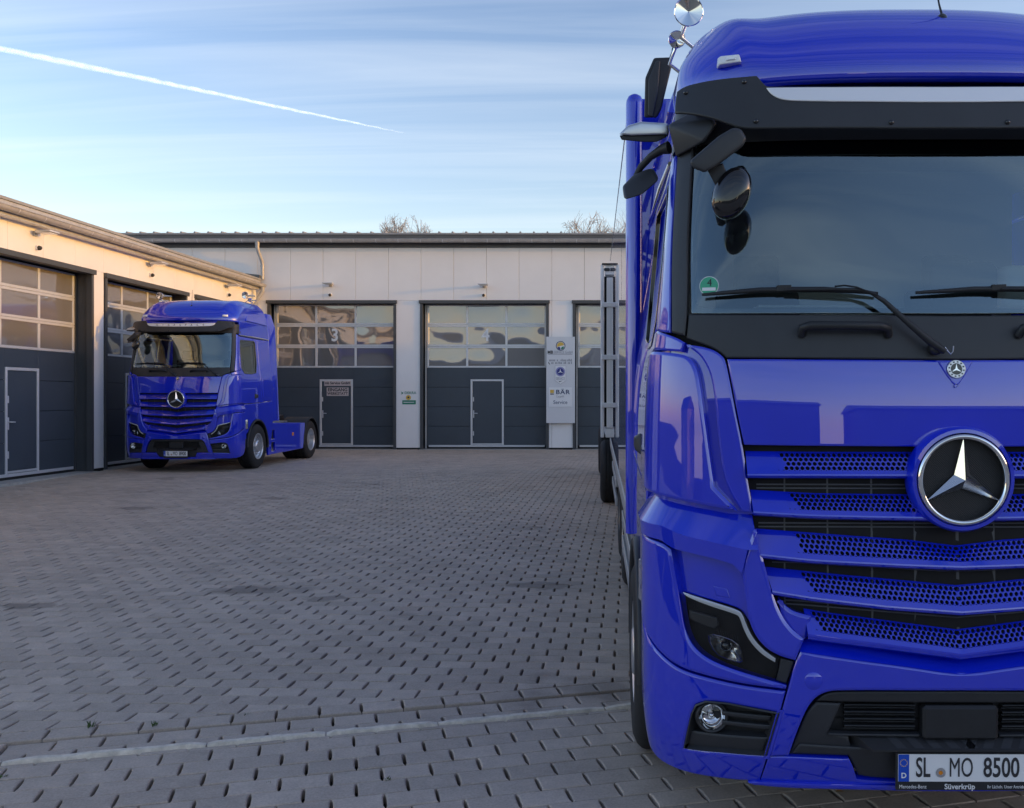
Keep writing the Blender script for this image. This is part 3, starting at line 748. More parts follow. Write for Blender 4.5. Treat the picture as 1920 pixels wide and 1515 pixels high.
flat('lift_symbol', rect(sx_(1032.2), sx_(1039), sz(739.8), sz(738)), yy-0.013, 0.002, M['txt_dark'], sb)
text('lettering', 'BÄR', 0.19, M['txt_blue'], sb, (sx_(1055.5), yy-0.014, sz(735.5)), sx=1.15, bold=0.003, space=1.15)
text('lettering', 'Cargolift', 0.085, M['txt_grey'], sb, (sx_(1050.5), yy-0.014, sz(743.5)), sx=0.85)
text('lettering', 'Service', 0.16, M['txt_blue'], sb, (sx_(1051), yy-0.014, sz(754.5)), sx=0.95)
# small test-station plate on the pillar between gates 3 and 4
ds = empty('inspection_sign', (hx(766.5), BK-0.006, hz(758))); tag(ds, 'green lettering, yellow seal and green label on the pillar', 'sign')
flat('arrow_symbol', [(-0.235, 0.30), (-0.165, 0.35), (-0.235, 0.40), (-0.22, 0.35)], 0, 0.002, M['green'], ds)
text('lettering', 'DEKRA', 0.115, M['green'], ds, (0.05, -0.001, 0.355), sx=1.0)
disc('seal', -0.01, 0.21, 0.078, 0, 0.003, M['yellow'], ds); disc('seal_mark', -0.01, 0.215, 0.03, -0.004, 0.002, M['txt_dark'], ds, 8)
flat('label', rect(-0.20, 0.22, 0.0, 0.125), 0, 0.004, M['green'], ds)
flat('label_line', rect(-0.165, 0.17, 0.052, 0.072), -0.005, 0.002, M['txt_white'], ds)
# wicket door signs of gate 3
yg = BK+REC-0.006
e1 = empty('name_sign', (hx(627.5), yg, hz(718))); tag(e1, 'pinkish name plate reading mb Service GmbH at the top of the wicket door', 'sign')
flat('plate', rect(-0.42, 0.42, -0.085, 0.095), 0, 0.008, M['sign_rose'], e1); text('lettering', 'mb Service GmbH', 0.115, M['txt_dark'], e1, (0, -0.010, 0.0), sx=0.93, bold=0.003)
e2 = empty('entrance_sign', (hx(627.5), yg, hz(733.5))); tag(e2, 'pinkish entrance sign reading EINGANG WERKSTATT on the wicket door', 'sign')
flat('plate', rect(-0.345, 0.345, -0.145, 0.12), 0, 0.008, M['sign_rose'], e2)
text('lettering', 'EINGANG', 0.145, M['txt_dark'], e2, (0, -0.010, 0.045), sx=0.97, bold=0.004); text('lettering', 'WERKSTATT', 0.115, M['txt_dark'], e2, (0, -0.010, -0.075), sx=0.98, bold=0.003)

# --- bare trees behind the hall
def bare_tree(X, Y, H, RX, label, seed, nl=30):
    rnd = random.Random(seed); o = empty('bare_tree', (X, Y, 0)); tag(o, label, 'tree', 'bare trees behind the hall')
    tr = MB(); tw = MB(); f = H*0.40
    tr.tube([(0, 0, -0.1), (0.05, 0, f*0.5), (0, 0.05, f), (0.05, 0, f*1.35)], [0.26, 0.21, 0.17, 0.12], 9)
    ctr = Vector((0, 0, H*0.52)); rz = H-ctr.z
    def wig(a, b, n, amp):
        return [a.lerp(b, i/n)+(Vector((rnd.uniform(-1, 1), rnd.uniform(-1, 1), rnd.uniform(-1, 1)))*amp*(b-a).length if 0 < i else Vector()) for i in range(n+1)]
    def surf():
        while True:
            d = Vector((rnd.gauss(0, 1), rnd.gauss(0, 1), abs(rnd.gauss(0, 1))+0.12)).normalized()
            return ctr+Vector((d.x*RX, d.y*RX, d.z*rz))*rnd.uniform(0.80, 0.93)
    def fit(p):
        q = p-ctr; e = math.sqrt((q.x/RX)**2+(q.y/RX)**2+(max(0, q.z)/rz)**2)
        return ctr+q/e*min(e, rnd.uniform(0.93, 1.01)) if e > 0.93 else p
    for _ in range(nl):
        tip = surf(); st_ = Vector((0, 0, f*rnd.uniform(0.85, 1.3))); mid = st_.lerp(tip, 0.45)+Vector((0, 0, rnd.uniform(0.1, 0.5)))
        L1 = wig(st_, mid, 3, 0.05)+wig(mid, tip, 4, 0.05)[1:]
        tr.tube(L1[:4], [0.075, 0.06, 0.05, 0.042], 6, cap=False); tw.tube(L1[3:], [0.036, 0.028, 0.020, 0.013, 0.007], 5, cap=False)
        for k in range(13):
            q = L1[2].lerp(L1[-1], rnd.uniform(0.05, 0.95)); d = ((tip-st_).normalized()+Vector((rnd.uniform(-1, 1), rnd.uniform(-1, 1), rnd.uniform(-.2, .9)))*0.8).normalized()
            l = rnd.uniform(0.7, 1.5); e = fit(q+d*l); L2 = wig(q, e, 3, 0.07); tw.tube(L2, [0.016, 0.012, 0.009, 0.007], 4, cap=False)
            for j in range(8):
                q2 = L2[0].lerp(L2[-1], rnd.uniform(0.2, 1)); d2 = (d+Vector((rnd.uniform(-1, 1), rnd.uniform(-1, 1), rnd.uniform(-.3, .8)))*0.9).normalized()
                e2 = fit(q2+d2*rnd.uniform(0.3, 0.75)); tw.tube(wig(q2, e2, 2, 0.08), [0.008, 0.0065, 0.005], 3, cap=False)
    tr.build('trunk', M['bark'], o, smooth=60, fix=False); tw.build('crown', M['bark'], o, fix=False)
bare_tree((757-1110)/1800*46, 46, (748-397)*46/1800+1.58, 2.7, 'bare round-crowned tree above the hall roof left of the near truck', 3, 75)
bare_tree((1100-1110)/1800*44, 44, (748-388)*44/1800+1.58, 2.3, 'bare loosely branched tree above the hall roof beside the near truck', 11, 32)
bare_tree((872-1110)/1800*50, 50, (748-424)*50/1800+1.58, 1.0, 'small bare tree barely topping the hall roof', 21, 8)

# --- outside the picture: buildings reflected in paint and glass, an added hall shading the yard
nb = empty('added_shade_hall', (46, 10, 0)); tag(nb, 'unseen long low hall added right of the yard to shade it', 'building')
MB().box(-6, 6, -60, 60, -1, 7.15).build('wall', M['brick'], nb)  # height chosen so the added shade ends partway up the left wing
MB().add([(-6.4, -60.4, 7.151), (6.4, -60.4, 7.151), (6.4, 60.4, 7.151), (-6.4, 60.4, 7.151), (0, -60.4, 8.0), (0, 60.4, 8.0)], [(0,1,4), (2,3,5), (0,4,5,3), (1,2,5,4), (0,3,2,1)]).build('roof', M['fascia'], nb)
def far_house(x, y, w, d, h, rh, label, m='brick'):
    o = empty('house', (x, y, -0.8)); tag(o, label, 'building')
    MB().box(-w/2, w/2, -d/2, d/2, 0, h).build('wall', M[m], o)
    MB().add([(-w/2-.3, -d/2-.3, h), (w/2+.3, -d/2-.3, h), (w/2+.3, d/2+.3, h), (-w/2-.3, d/2+.3, h), (-w/2-.3, 0, h+rh), (w/2+.3, 0, h+rh)], [(0,1,5,4), (2,3,4,5), (0,4,3), (1,2,5), (0,3,2,1)]).build('roof', M['fascia'], o)
    for k in range(int(w//3)):
        MB().box(-w/2+1+k*3, -w/2+2.3+k*3, d/2-0.02, d/2+0.03, 1.2, 2.6).build('window', M['pane'], o)
def far_hall(x, y, w, d, h, label):
    o = empty('storage_hall', (x, y, -0.8)); tag(o, label, 'building')
    MB().box(-w/2, w/2, -d/2, d/2, 0, h).build('wall', M['pale'], o)
    MB().add([(-w/2-.4, -d/2-.4, h), (w/2+.4, -d/2-.4, h), (w/2+.4, d/2+.4, h), (-w/2-.4, d/2+.4, h), (-w/2-.4, 0, h+1.3), (w/2+.4, 0, h+1.3)], [(0,1,5,4), (2,3,4,5), (0,4,3), (1,2,5), (0,3,2,1)]).build('roof', M['roof'], o)
far_hall(-18, -54, 46, 14, 7.3, 'pale storage hall far behind the viewer on the left')
far_hall(30, -48, 40, 14, 6.2, 'pale storage hall far behind the viewer on the right')
far_house(-58, -40, 16, 10, 5.0, 3.0, 'plain house far behind the viewer')
# ------------------------------------------------------------------ truck cab surface
# truck frame: x to the viewer's right, y backwards from the nose, z up from the ground
TX, TY, TH = 1.50, 3.93, 1.90            # near truck: nose position and eye height over its ground (used to read sizes off the photo)
SN = 3.0
tabz = [0.20, 0.30, 0.40, 0.55, 0.80, 1.00, 1.30, 1.70, 1.90, 2.07, 2.24, 2.60, 3.05, 3.30, 3.50]
tabD = [0.10, 0.06, 0.025, 0.0, 0.0, 0.005, 0.02, 0.048, 0.060, 0.080, 0.112, 0.195, 0.29, 0.345, 0.39]
tabW = [1.19, 1.215, 1.235, 1.248, 1.25, 1.25, 1.25, 1.243, 1.236, 1.225, 1.203, 1.167, 1.130, 1.108, 1.09]
tabL = [0.44, 0.45, 0.46, 0.46, 0.46, 0.45, 0.44, 0.42, 0.40, 0.37, 0.32, 0.28, 0.28, 0.32, 0.36]
def cr_interp(tab, z):
    if z <= tabz[0]: return tab[0]
    if z >= tabz[-1]: return tab[-1]
    i = max(k for k in range(len(tabz)-1) if tabz[k] <= z)
    h = tabz[i+1]-tabz[i]; t = (z-tabz[i])/h
    def sl(k):
        if k <= 0: return (tab[1]-tab[0])/(tabz[1]-tabz[0])
        if k >= len(tabz)-1: return (tab[-1]-tab[-2])/(tabz[-1]-tabz[-2])
        return (tab[k+1]-tab[k-1])/(tabz[k+1]-tabz[k-1])
    m0, m1 = sl(i)*h, sl(i+1)*h
    return (2*t**3-3*t*t+1)*tab[i]+(t**3-2*t*t+t)*m0+(-2*t**3+3*t*t)*tab[i+1]+(t**3-t*t)*m1
_th = []; _u = []; acc = 0; pr = None
for k in range(601):
    t = (math.pi/2)*k/600
    x = 1.25*math.sin(t)**(2/SN); y = 0.45*(1-max(0, math.cos(t))**(2/SN))
    if pr: acc += math.hypot(x-pr[0], y-pr[1])
    pr = (x, y); _th.append(t); _u.append(acc)
UC = acc
def theta(u):
    lo, hi = 0, 600
    while hi-lo > 1:
        m = (lo+hi)//2
        if _u[m] <= u: lo = m
        else: hi = m
    return _th[lo]+(_th[hi]-_th[lo])*(u-_u[lo])/max(1e-9, _u[hi]-_u[lo])
def S0(u, z):
    W, D, L = cr_interp(tabW, z), cr_interp(tabD, z), cr_interp(tabL, z); a = abs(u); sg = -1 if u > 0 else 1     # u > 0: viewer's left
    if a >= UC: return Vector((sg*W, D+L+(a-UC), z))
    t = theta(a)
    return Vector((sg*W*math.sin(t)**(2/SN), D+L*(1-max(0, math.cos(t))**(2/SN)), z))
def S(u, z, off=0.0):
    p = S0(u, z)
    e = 0.004
    du = S0(u+e, z)-S0(u-e, z); dz = S0(u, z+e)-S0(u, z-e)
    n = du.cross(dz); n = n.normalized()
    if n.y > 0.02 or (abs(n.y) <= 0.02 and n.x*p.x < 0): n = -n
    return p+n*off
_c = {}
def PX(px, py, off=0.0):
    "photo pixel on the near truck's nose -> (u, z) on the cab surface"
    key = (px, py, off)
    if key in _c: return _c[key]
    def at(u):
        z = (748-py)/1800*(TY+0.2)+TH
        for _ in range(6):
            p = S(u, z, off); z = (748-py)/1800*(TY+p.y)+TH-(p.z-z)
        return z, 1110+1800*(TX+p.x)/(TY+p.y)
    lo, hi = -0.35, UC+0.9
    for _ in range(26):
        m = (lo+hi)/2; z, x = at(m)
        if x > px: lo = m
        else: hi = m
    _c[key] = (lo, at(lo)[0]); return _c[key]
def Q(px, py, y):
    "photo pixel at a given distance y behind the nose -> truck point"
    d = TY+y; return Vector(((px-1110)/1800*d-TX, y, (748-py)/1800*d+TH))

def inside(p, poly):
    c = False; j = len(poly)-1
    for i in range(len(poly)):
        if (poly[i][1] > p[1]) != (poly[j][1] > p[1]) and p[0] < (poly[j][0]-poly[i][0])*(p[1]-poly[i][1])/(poly[j][1]-poly[i][1])+poly[i][0]: c = not c
        j = i
    return c
def dens(poly, h, closed=True):
    out = []; n = len(poly)
    for i in range(n if closed else n-1):
        a, b = poly[i], poly[(i+1) % n]; k = max(1, int(math.ceil(math.hypot(b[0]-a[0], b[1]-a[1])/h)))
        for j in range(k): out.append((a[0]+(b[0]-a[0])*j/k, a[1]+(b[1]-a[1])*j/k))
    if not closed: out.append(poly[-1])
    return out
def area(p): return sum(p[i][0]*p[(i+1) % len(p)][1]-p[(i+1) % len(p)][0]*p[i][1] for i in range(len(p)))/2
def inset(poly, d):
    n = len(poly); out = []
    for i in range(n):
        a, b, c = poly[i-1], poly[i], poly[(i+1) % n]
        e1 = Vector((b[0]-a[0], b[1]-a[1])); e2 = Vector((c[0]-b[0], c[1]-b[1]))
        if e1.length < 1e-9 or e2.length < 1e-9: out.append(b); continue
        e1.normalize(); e2.normalize(); n1 = Vector((-e1.y, e1.x)); n2 = Vector((-e2.y, e2.x)); m = n1+n2
        if m.length < 0.2: m = n1
        else: m = m/max(0.5, m.length_squared/2)
        out.append((b[0]+m.x*d, b[1]+m.y*d))
    return out
def smooth_poly(poly, it=3, lim=0.62):
    "round off the gentle bends of an outline, keep its real corners"
    for _ in range(it):
        n = len(poly); out = []
        def turn(i):
            a, b, c = poly[i-1], poly[i], poly[(i+1) % n]
            e1 = math.atan2(b[1]-a[1], b[0]-a[0]); e2 = math.atan2(c[1]-b[1], c[0]-b[0]); d = abs(e2-e1)
            return min(d, 2*math.pi-d)
        for i in range(n):
            a, b, c = poly[i-1], poly[i], poly[(i+1) % n]
            if turn(i) > lim or turn(i) < 0.02: out.append(b)
            else: out += [(b[0]*.75+a[0]*.25, b[1]*.75+a[1]*.25), (b[0]*.75+c[0]*.25, b[1]*.75+c[1]*.25)]
        poly = out
    return poly
def patch(poly, fn, off=0.0, thick=0.015, bev=0.006, holes=(), grid=0.05, edge=0.03):
    "filled outline on a surface fn(a, b, off) with rounded edges; returns verts, faces"
    if area(poly) < 0: poly = list(reversed(poly))
    sup = min(0.005, bev*0.8); Hs = []
    P = dens(smooth_poly(poly), edge); O1 = inset(P, bev); I = inset(P, bev+sup)
    for h in holes:
        if area(h) > 0: h = list(reversed(h))
        h = dens(smooth_poly(h), edge); Hs.append((h, inset(h, bev+sup), inset(h, bev)))
    pts = [Vector(p) for p in I]; edges = [(i, (i+1) % len(I)) for i in range(len(I))]
    rings = [(P, list(range(len(I))), O1)]
    for h, hi, h1 in Hs:
        b = len(pts); pts += [Vector(p) for p in hi]; edges += [(b+i, b+(i+1) % len(hi)) for i in range(len(hi))]
        rings.append((h, list(range(b, b+len(hi))), h1))
    x0, x1 = min(p[0] for p in I), max(p[0] for p in I); y0, y1 = min(p[1] for p in I), max(p[1] for p in I)
    allb = [Vector(p) for p in pts]
    nx, ny = int((x1-x0)/grid), int((y1-y0)/grid)
    for i in range(1, nx+1):
        for j in range(1, ny+1):
            q = (x0+(x1-x0)*i/(nx+1), y0+(y1-y0)*j/(ny+1))
            if inside(q, I) and not any(inside(q, hi) for _, hi, _q in Hs) and min((q[0]-b.x)**2+(q[1]-b.y)**2 for b in allb) > (grid*0.35)**2: pts.append(Vector(q))
    vo, eo, fo, ov, oe, of = delaunay_2d_cdt(pts, edges, [], 0, 1e-6)
    mp = {}
    for i, src in enumerate(ov):
        for s_ in src: mp[s_] = i
    V = [fn(v.x, v.y, off) for v in vo]; F = []
    for f in fo:
        c = (sum(vo[i].x for i in f)/len(f), sum(vo[i].y for i in f)/len(f))
        if inside(c, I) and not any(inside(c, hi) for _, hi, _q in Hs): F.append(list(f))
    for ring, idx, mid_ in rings:
        b = len(V); n = len(ring)
        V += [fn(p[0], p[1], off) for p in mid_]; V += [fn(p[0], p[1], off-bev*0.8) for p in ring]; V += [fn(p[0], p[1], off-thick) for p in ring]
        for i in range(n):
            j = (i+1) % n
            F.append([mp[idx[i]], mp[idx[j]], b+j, b+i]); F.append([b+i, b+j, b+n+j, b+n+i]); F.append([b+n+i, b+n+j, b+2*n+j, b+2*n+i])
    return V, F
def mk(name, V, F, m, parent, smooth=42, mirror=False):
    me = bpy.data.meshes.new(name)
    if mirror: V = [(-p[0], p[1], p[2]) for p in V]
    me.from_pydata([tuple(p) for p in V], [], F)
    bm = bmesh.new(); bm.from_mesh(me); bmesh.ops.recalc_face_normals(bm, faces=bm.faces); bm.to_mesh(me); bm.free()
    return link_mesh(name, me, m, parent, smooth)
def out_fix(o, toward=(0, -1, 0)):
    return o
def full(poly):
    "mirror a left-half outline whose ends lie on the centre line"
    return poly+[(-a, b) for a, b in reversed(poly) if abs(a) > 1e-6]
def pxs(pts, off=0.0): return [PX(x, y, off) for x, y in pts]
def cen(z): return (0.0, z)
def zc(py, off=0.0):
    z = 1.0
    for _ in range(12): p = S(0, z, off); z = (748-py)/1800*(TY+p.y)+TH-(p.z-z)
    return z
def both(name, poly, m, parent, **k):
    V, F = patch(poly, S, **k); a = mk(name, V, F, m, parent); b = mk(name, V, F, m, parent, mirror=True); return a, b
def ribbon(A, oa, B, ob, fn=S, n=40):
    "strip between two outlines of the surface at different heights off it"
    def res(P):
        L = [0]
        for i in range(1, len(P)): L.append(L[-1]+math.hypot(P[i][0]-P[i-1][0], P[i][1]-P[i-1][1]))
        out = []
        for k in range(n+1):
            t = L[-1]*k/n; i = max(j for j in range(len(P)) if L[j] <= t+1e-9); i = min(i, len(P)-2)
            f = (t-L[i])/max(1e-9, L[i+1]-L[i]); out.append((P[i][0]+(P[i+1][0]-P[i][0])*f, P[i][1]+(P[i+1][1]-P[i][1])*f))
        return out
    a, b = res(A), res(B); rows = 6; V = []; F = []
    for r in range(rows+1):
        t = r/rows
        for k in range(n+1): V.append(fn(a[k][0]+(b[k][0]-a[k][0])*t, a[k][1]+(b[k][1]-a[k][1])*t, oa+(ob-oa)*t))
    for r in range(rows):
        for k in range(n):
            i = r*(n+1)+k; F.append([i, i+1, i+n+2, i+n+1])
    return V, F
def SS(y, z, off=0.0):
    "flat cab side (viewer's left)"
    return Vector((-cr_interp(tabW, z)-off, y, z))
def both_side(name, poly, m, parent, **k):
    V, F = patch(poly, SS, **k); return mk(name, V, F, m, parent), mk(name, V, F, m, parent, mirror=True)

# near truck root: stands on the sloping yard
truck = empty('box_truck', (TX, TY, CAM_H-TH), (PITCH, 0, R(-0.25)))
tag(truck, 'large blue box truck in the right foreground, seen close from the front', 'truck')
T = truck
# ---------------- inner shells so no gap shows daylight
V = []; F = []; nu, nz = 60, 24
for j in range(nz+1):
    z = 0.34+(2.22-0.34)*j/nz
    for i in range(nu+1): V.append(S(-(UC+0.12)+2*(UC+0.12)*i/nu, z, -0.05))
for j in range(nz):
    for i in range(nu): a = j*(nu+1)+i; F.append([a, a+1, a+nu+2, a+nu+1])
mk('nose_shell', V, F, M['deep'], T)
# ---------------- bonnet flap
hood_l = pxs([(1361, 675), (1370, 722), (1381, 780), (1393, 834)])
poly = full([cen(zc(677))]+hood_l+[cen(zc(837))])
hood = mk('bonnet', *patch(poly, S, off=0.0, thick=0.03, bev=0.005), M['blue'], T)
# pressed shield round the small badge
sh = pxs([(1752, 679), (1762, 696), (1774, 713), (1786, 724)])
poly = full([cen(zc(679))]+sh+[cen(zc(728))]); mk('badge_shield', *patch(poly, S, off=0.005, thick=0.008, bev=0.003, grid=0.02, edge=0.012), M['blue'], hood)
# ---------------- corner strips and wind deflectors
both('corner_strip', pxs([(1282, 648), (1310, 651), (1334, 657), (1350, 667), (1358, 678), (1367, 722), (1378, 780), (1390, 836), (1400, 905), (1411, 962), (1389, 958), (1368, 925), (1354, 890), (1345, 820), (1337, 740), (1329, 700), (1312, 668)]), M['blue'], T, off=-0.004, thick=0.04, bev=0.006)
defl = [PX(1278, 666), PX(1295, 674), PX(1307, 695), PX(1314, 735), PX(1325, 820), PX(1338, 912), PX(1382, 957), PX(1330, 948), PX(1275, 937), (UC-0.02, 1.50), (UC+0.16, 1.47), (UC+0.16, 2.085), (UC-0.10, 2.105)]
both('wind_deflector', defl, M['blue'], T, off=0.022, thick=0.05, bev=0.010)
both('corner_cap', [PX(1282, 645), PX(1276, 662), (UC-0.10, 2.115), (UC+0.16, 2.095), (UC+0.16, 2.20), (UC-0.06, 2.20), PX(1262, 633)], M['blue'], T, off=0.004, thick=0.03, bev=0.006, grid=0.04)
V, F = patch([PX(1270, 640), PX(1352, 668), PX(1412, 965), (UC+0.16, 1.40), (UC+0.16, 2.2)], S, off=-0.03, thick=0.01, bev=0.004)
mk('corner_base', V, F, M['blue'], T); mk('corner_base', V, F, M['blue'], T, mirror=True)
# ---------------- front wing: shelf, edge band, headlamp surround
shelfA = [(UC+0.10, 1.468), (UC-0.06, 1.470), PX(1268, 942, -.01), PX(1330, 953, -.01), PX(1408, 966, -.01)]
shelfB = [(UC+0.10, 1.36), (UC-0.06, 1.358)]+pxs([(1240, 986), (1275, 1002), (1350, 1019), (1400, 1030), (1421, 1030)], .04)
V, F = ribbon(shelfA, -0.035, shelfB, 0.040); mk('wing_shelf', V, F, M['blue'], T); mk('wing_shelf', V, F, M['blue'], T, mirror=True)
bandB = [(UC+0.10, 1.30), (UC-0.06, 1.298)]+pxs([(1238, 1012), (1262, 1028), (1330, 1044), (1372, 1056), (1390, 1074)], .03)
V, F = ribbon(shelfB[:-1], 0.040, bandB, 0.034); mk('wing_edge', V, F, M['blue'], T); mk('wing_edge', V, F, M['blue'], T, mirror=True)
# recessed panel above the headlamp
both('headlamp_recess', pxs([(1258, 1020), (1330, 1038), (1375, 1052), (1394, 1080), (1402, 1130), (1420, 1190), (1395, 1150), (1383, 1138), (1328, 1123), (1270, 1106)], -.02), M['blue'], T, off=-0.022, thick=0.02, bev=0.003, grid=0.04)
cp = pxs([(1336, 1098), (1362, 1104), (1367, 1120), (1342, 1116)], -.02); both('nozzle_cover', cp, M['blue'], T, off=-0.019, thick=0.003, bev=0.0015, grid=0.03, edge=0.02)
# inner frame of the wing, beside the slats
both('wing_frame', pxs([(1388, 1062), (1398, 1031), (1413, 990), (1416, 990), (1424, 1030), (1434, 1065), (1445, 1108), (1462, 1150), (1482, 1178), (1506, 1196), (1497, 1218), (1490, 1236), (1462, 1229), (1432, 1212), (1410, 1182), (1400, 1148), (1396, 1110)], .02), M['blue'], T, off=0.03, thick=0.06, bev=0.012, grid=0.03)
# outer pillar of the wing round the headlamp
both('wing_pillar', [(UC+0.10, 1.285), (UC-0.06, 1.283)]+pxs([(1240, 1016), (1257, 1030), (1270, 1105), (1276, 1141), (1283, 1182), (1298, 1211), (1323, 1233), (1366, 1252), (1451, 1277), (1474, 1284), (1472, 1290), (1394, 1281), (1334, 1268), (1273, 1250), (1238, 1222)], .02)+[(UC-0.03, 0.93), (UC+0.10, 0.99)], M['blue'], T, off=0.028, thick=0.06, bev=0.010, grid=0.04)
# ---------------- headlamp
hl_out = [(1272, 1107), (1328, 1124), (1383, 1140), (1394, 1149), (1408, 1184), (1430, 1214), (1460, 1231), (1487, 1237), (1473, 1281), (1451, 1274), (1366, 1250), (1323, 1230), (1299, 1209), (1285, 1182), (1278, 1141)]
for sgn in (False, True):
    V, F = patch(pxs(hl_out, -.01), S, off=-0.052, thick=0.02, bev=0.004, grid=0.03); hd = mk('headlamp', V, F, M['gloss_black'], T, mirror=sgn)
    led = [(1280, 1110), (1330, 1126), (1382, 1142), (1391, 1150), (1399, 1172), (1411, 1196), (1431, 1218), (1453, 1233), (1452, 1240), (1428, 1226), (1406, 1203), (1393, 1178), (1386, 1156), (1379, 1150), (1327, 1134), (1285, 1117)]
    mk('light_guide', *patch(pxs(led, 0), S, off=0.007, thick=0.010, bev=0.003, grid=0.02, edge=0.015), M['led'], hd, mirror=sgn)
    mk('end_cover', *patch(pxs([(1463, 1233), (1487, 1239), (1473, 1280), (1454, 1274)], 0), S, off=0.002, thick=0.012, bev=0.003, grid=0.03), M['trim'], hd, mirror=sgn)
    upper = [(1291, 1144), (1318, 1150), (1343, 1158), (1347, 1172), (1338, 1179), (1300, 1166), (1291, 1158)]
    mk('indicator_unit', *patch(pxs(upper, -.01), S, off=-0.008, thick=0.012, bev=0.004, grid=0.02, edge=0.012), M['silver'] if False else M['trim'], hd, mirror=sgn)
    # projector: teardrop reflector with a dark lens
    refl = [(1327, 1190), (1335, 1187), (1352, 1191), (1372, 1198), (1385, 1208), (1392, 1226), (1392, 1238), (1386, 1241), (1366, 1236), (1347, 1228), (1336, 1216), (1329, 1202)]
    Pr = dens(pxs(refl, -.01), 0.012); cu, cz_ = PX(1360, 1209, -.02); V = []; F = []; n = len(Pr)
    for (t, o_) in ((1.0, -0.004), (0.93, -0.001), (0.86, -0.006), (0.62, -0.030), (0.40, -0.040), (0.0, -0.042)):
        for p in Pr: V.append(S(cu+(p[0]-cu)*t, cz_+(p[1]-cz_)*t, o_))
    for r in range(5):
        for i in range(n): a = r*n+i; b = r*n+(i+1) % n; F.append([a, b, b+n, a+n])
    mk('reflector', V, F, M['star'], hd, mirror=sgn)
    c = S(cu, cz_, -0.020); d = (S(cu, cz_, 1)-S(cu, cz_, 0)).normalized()
    mb = MB(); MX = Matrix.Translation(c) @ d.to_track_quat('Y', 'Z').to_matrix().to_4x4()
    mb.lathe([(0.0, 0.026), (0.012, 0.024), (0.020, 0.018), (0.0245, 0.008), (0.0255, -0.01), (0.030, -0.012), (0.030, -0.02)], 24, MX)
    if sgn: mb.v = [(-x, y, z) for x, y, z in mb.v]
    mb.build('projector_lens', M['gloss_black'], hd, smooth=50)
    for k in range(9):
        a = PX(1344+k*4.6, 1180.5+k*1.5, 0); b = PX(1346.5+k*4.6, 1190+k*1.5, 0); fin = MB()
        p, q = S(*a, -0.012), S(*b, -0.012); fin.tube([p, q], 0.0022, 5)
        if sgn: fin.v = [(-x, y, z) for x, y, z in fin.v]
        fin.build('cooling_fin', M['trim'], hd)
    mk('lens_cover', *patch(pxs([(1274, 1109), (1328, 1125), (1383, 1141), (1394, 1150), (1408, 1185), (1430, 1215), (1460, 1232), (1451, 1273), (1366, 1249), (1323, 1229), (1300, 1208), (1286, 1182), (1279, 1141)], 0), S, off=0.010, thick=0.004, bev=0.003, grid=0.05), M['lens'], hd, mirror=sgn)
# ---------------- bumper: corners, centre, lip
fog_hole = pxs([(1281, 1404), (1287, 1374), (1295, 1338), (1303, 1321), (1323, 1313), (1366, 1317), (1461, 1335), (1437, 1417), (1353, 1411)], .02)
cor = [(UC+0.12, 0.91), (UC-0.02, 0.90)]+pxs([(1238, 1228), (1273, 1256), (1334, 1273), (1394, 1286), (1472, 1295), (1457, 1352), (1438, 1418), (1424, 1464), (1394, 1465), (1330, 1458), (1275, 1447)], .02)+[(UC-0.12, 0.315), (UC+0.02, 0.36), (UC+0.12, 0.50)]
for sgn in (False, True):
    V, F = patch(cor, S, off=0.022, thick=0.08, bev=0.008, holes=[fog_hole], grid=0.045); bc = mk('bumper_corner', V, F, M['blue'], T, mirror=sgn)
    V, F = patch(inset([p for p in (fog_hole if area(fog_hole) > 0 else list(reversed(fog_hole)))], -0.006), S, off=-0.045, thick=0.01, bev=0.004, grid=0.05); fg = mk('fog_lamp', V, F, M['black'], T, mirror=sgn)
    # frame of the recess
    oh = dens(fog_hole if area(fog_hole) > 0 else list(reversed(fog_hole)), 0.02); ih = inset(oh, 0.026); V = []; F = []; n = len(oh)
    for p in oh: V.append(S(p[0], p[1], 0.020))
    for p in inset(oh, 0.006): V.append(S(p[0], p[1], 0.024))
    for p in ih: V.append(S(p[0], p[1], -0.040))
    for r in range(2):
        for i in range(n): a = r*n+i; b = r*n+(i+1) % n; F.append([a, b, b+n, a+n])
    mk('recess_frame', V, F, M['trim'], fg, mirror=sgn)
    # lower blank and two louvres
    mk('blank_plate', *patch(pxs([(1295, 1370), (1440, 1382), (1430, 1411), (1352, 1405), (1288, 1398)], 0), S, off=0.004, thick=0.05, bev=0.006), M['trim'], fg, mirror=sgn)
    for py in (1336, 1354):
        a = [PX(1352, py-1, 0), PX(1446, py+8, 0), PX(1443, py+17, 0), PX(1352, py+7, 0)]
        mk('louvre', *patch(a, S, off=-0.012, thick=0.03, bev=0.004, grid=0.03), M['trim'], fg, mirror=sgn)
    cu, cz_ = PX(1331, 1344, 0); c = S(cu, cz_, -0.02); d = (Vector((0.05, -1, 0.02))).normalized()
    MX = Matrix.Translation(c) @ d.to_track_quat('Y', 'Z').to_matrix().to_4x4()
    for nm, prof, mt in (('lamp_rim', [(0.070, -0.03), (0.070, 0.018), (0.064, 0.026), (0.056, 0.022), (0.056, 0.0)], M['black']), ('lamp_reflector', [(0.055, 0.014), (0.050, -0.002), (0.036, -0.018), (0.0, -0.026)], M['chrome']), ('lamp_bulb_cap', [(0.012, -0.02), (0.013, 0.0), (0.008, 0.008), (0.0, 0.010)], M['chrome']), ('lamp_glass', [(0.056, 0.016), (0.040, 0.024), (0.020, 0.028), (0.0, 0.029)], M['lens'])):
        mb = MB(); mb.lathe(prof, 30, MX)
        if sgn: mb.v = [(-x, y, z) for x, y, z in mb.v]
        mb.build(nm, mt, fg, smooth=50)
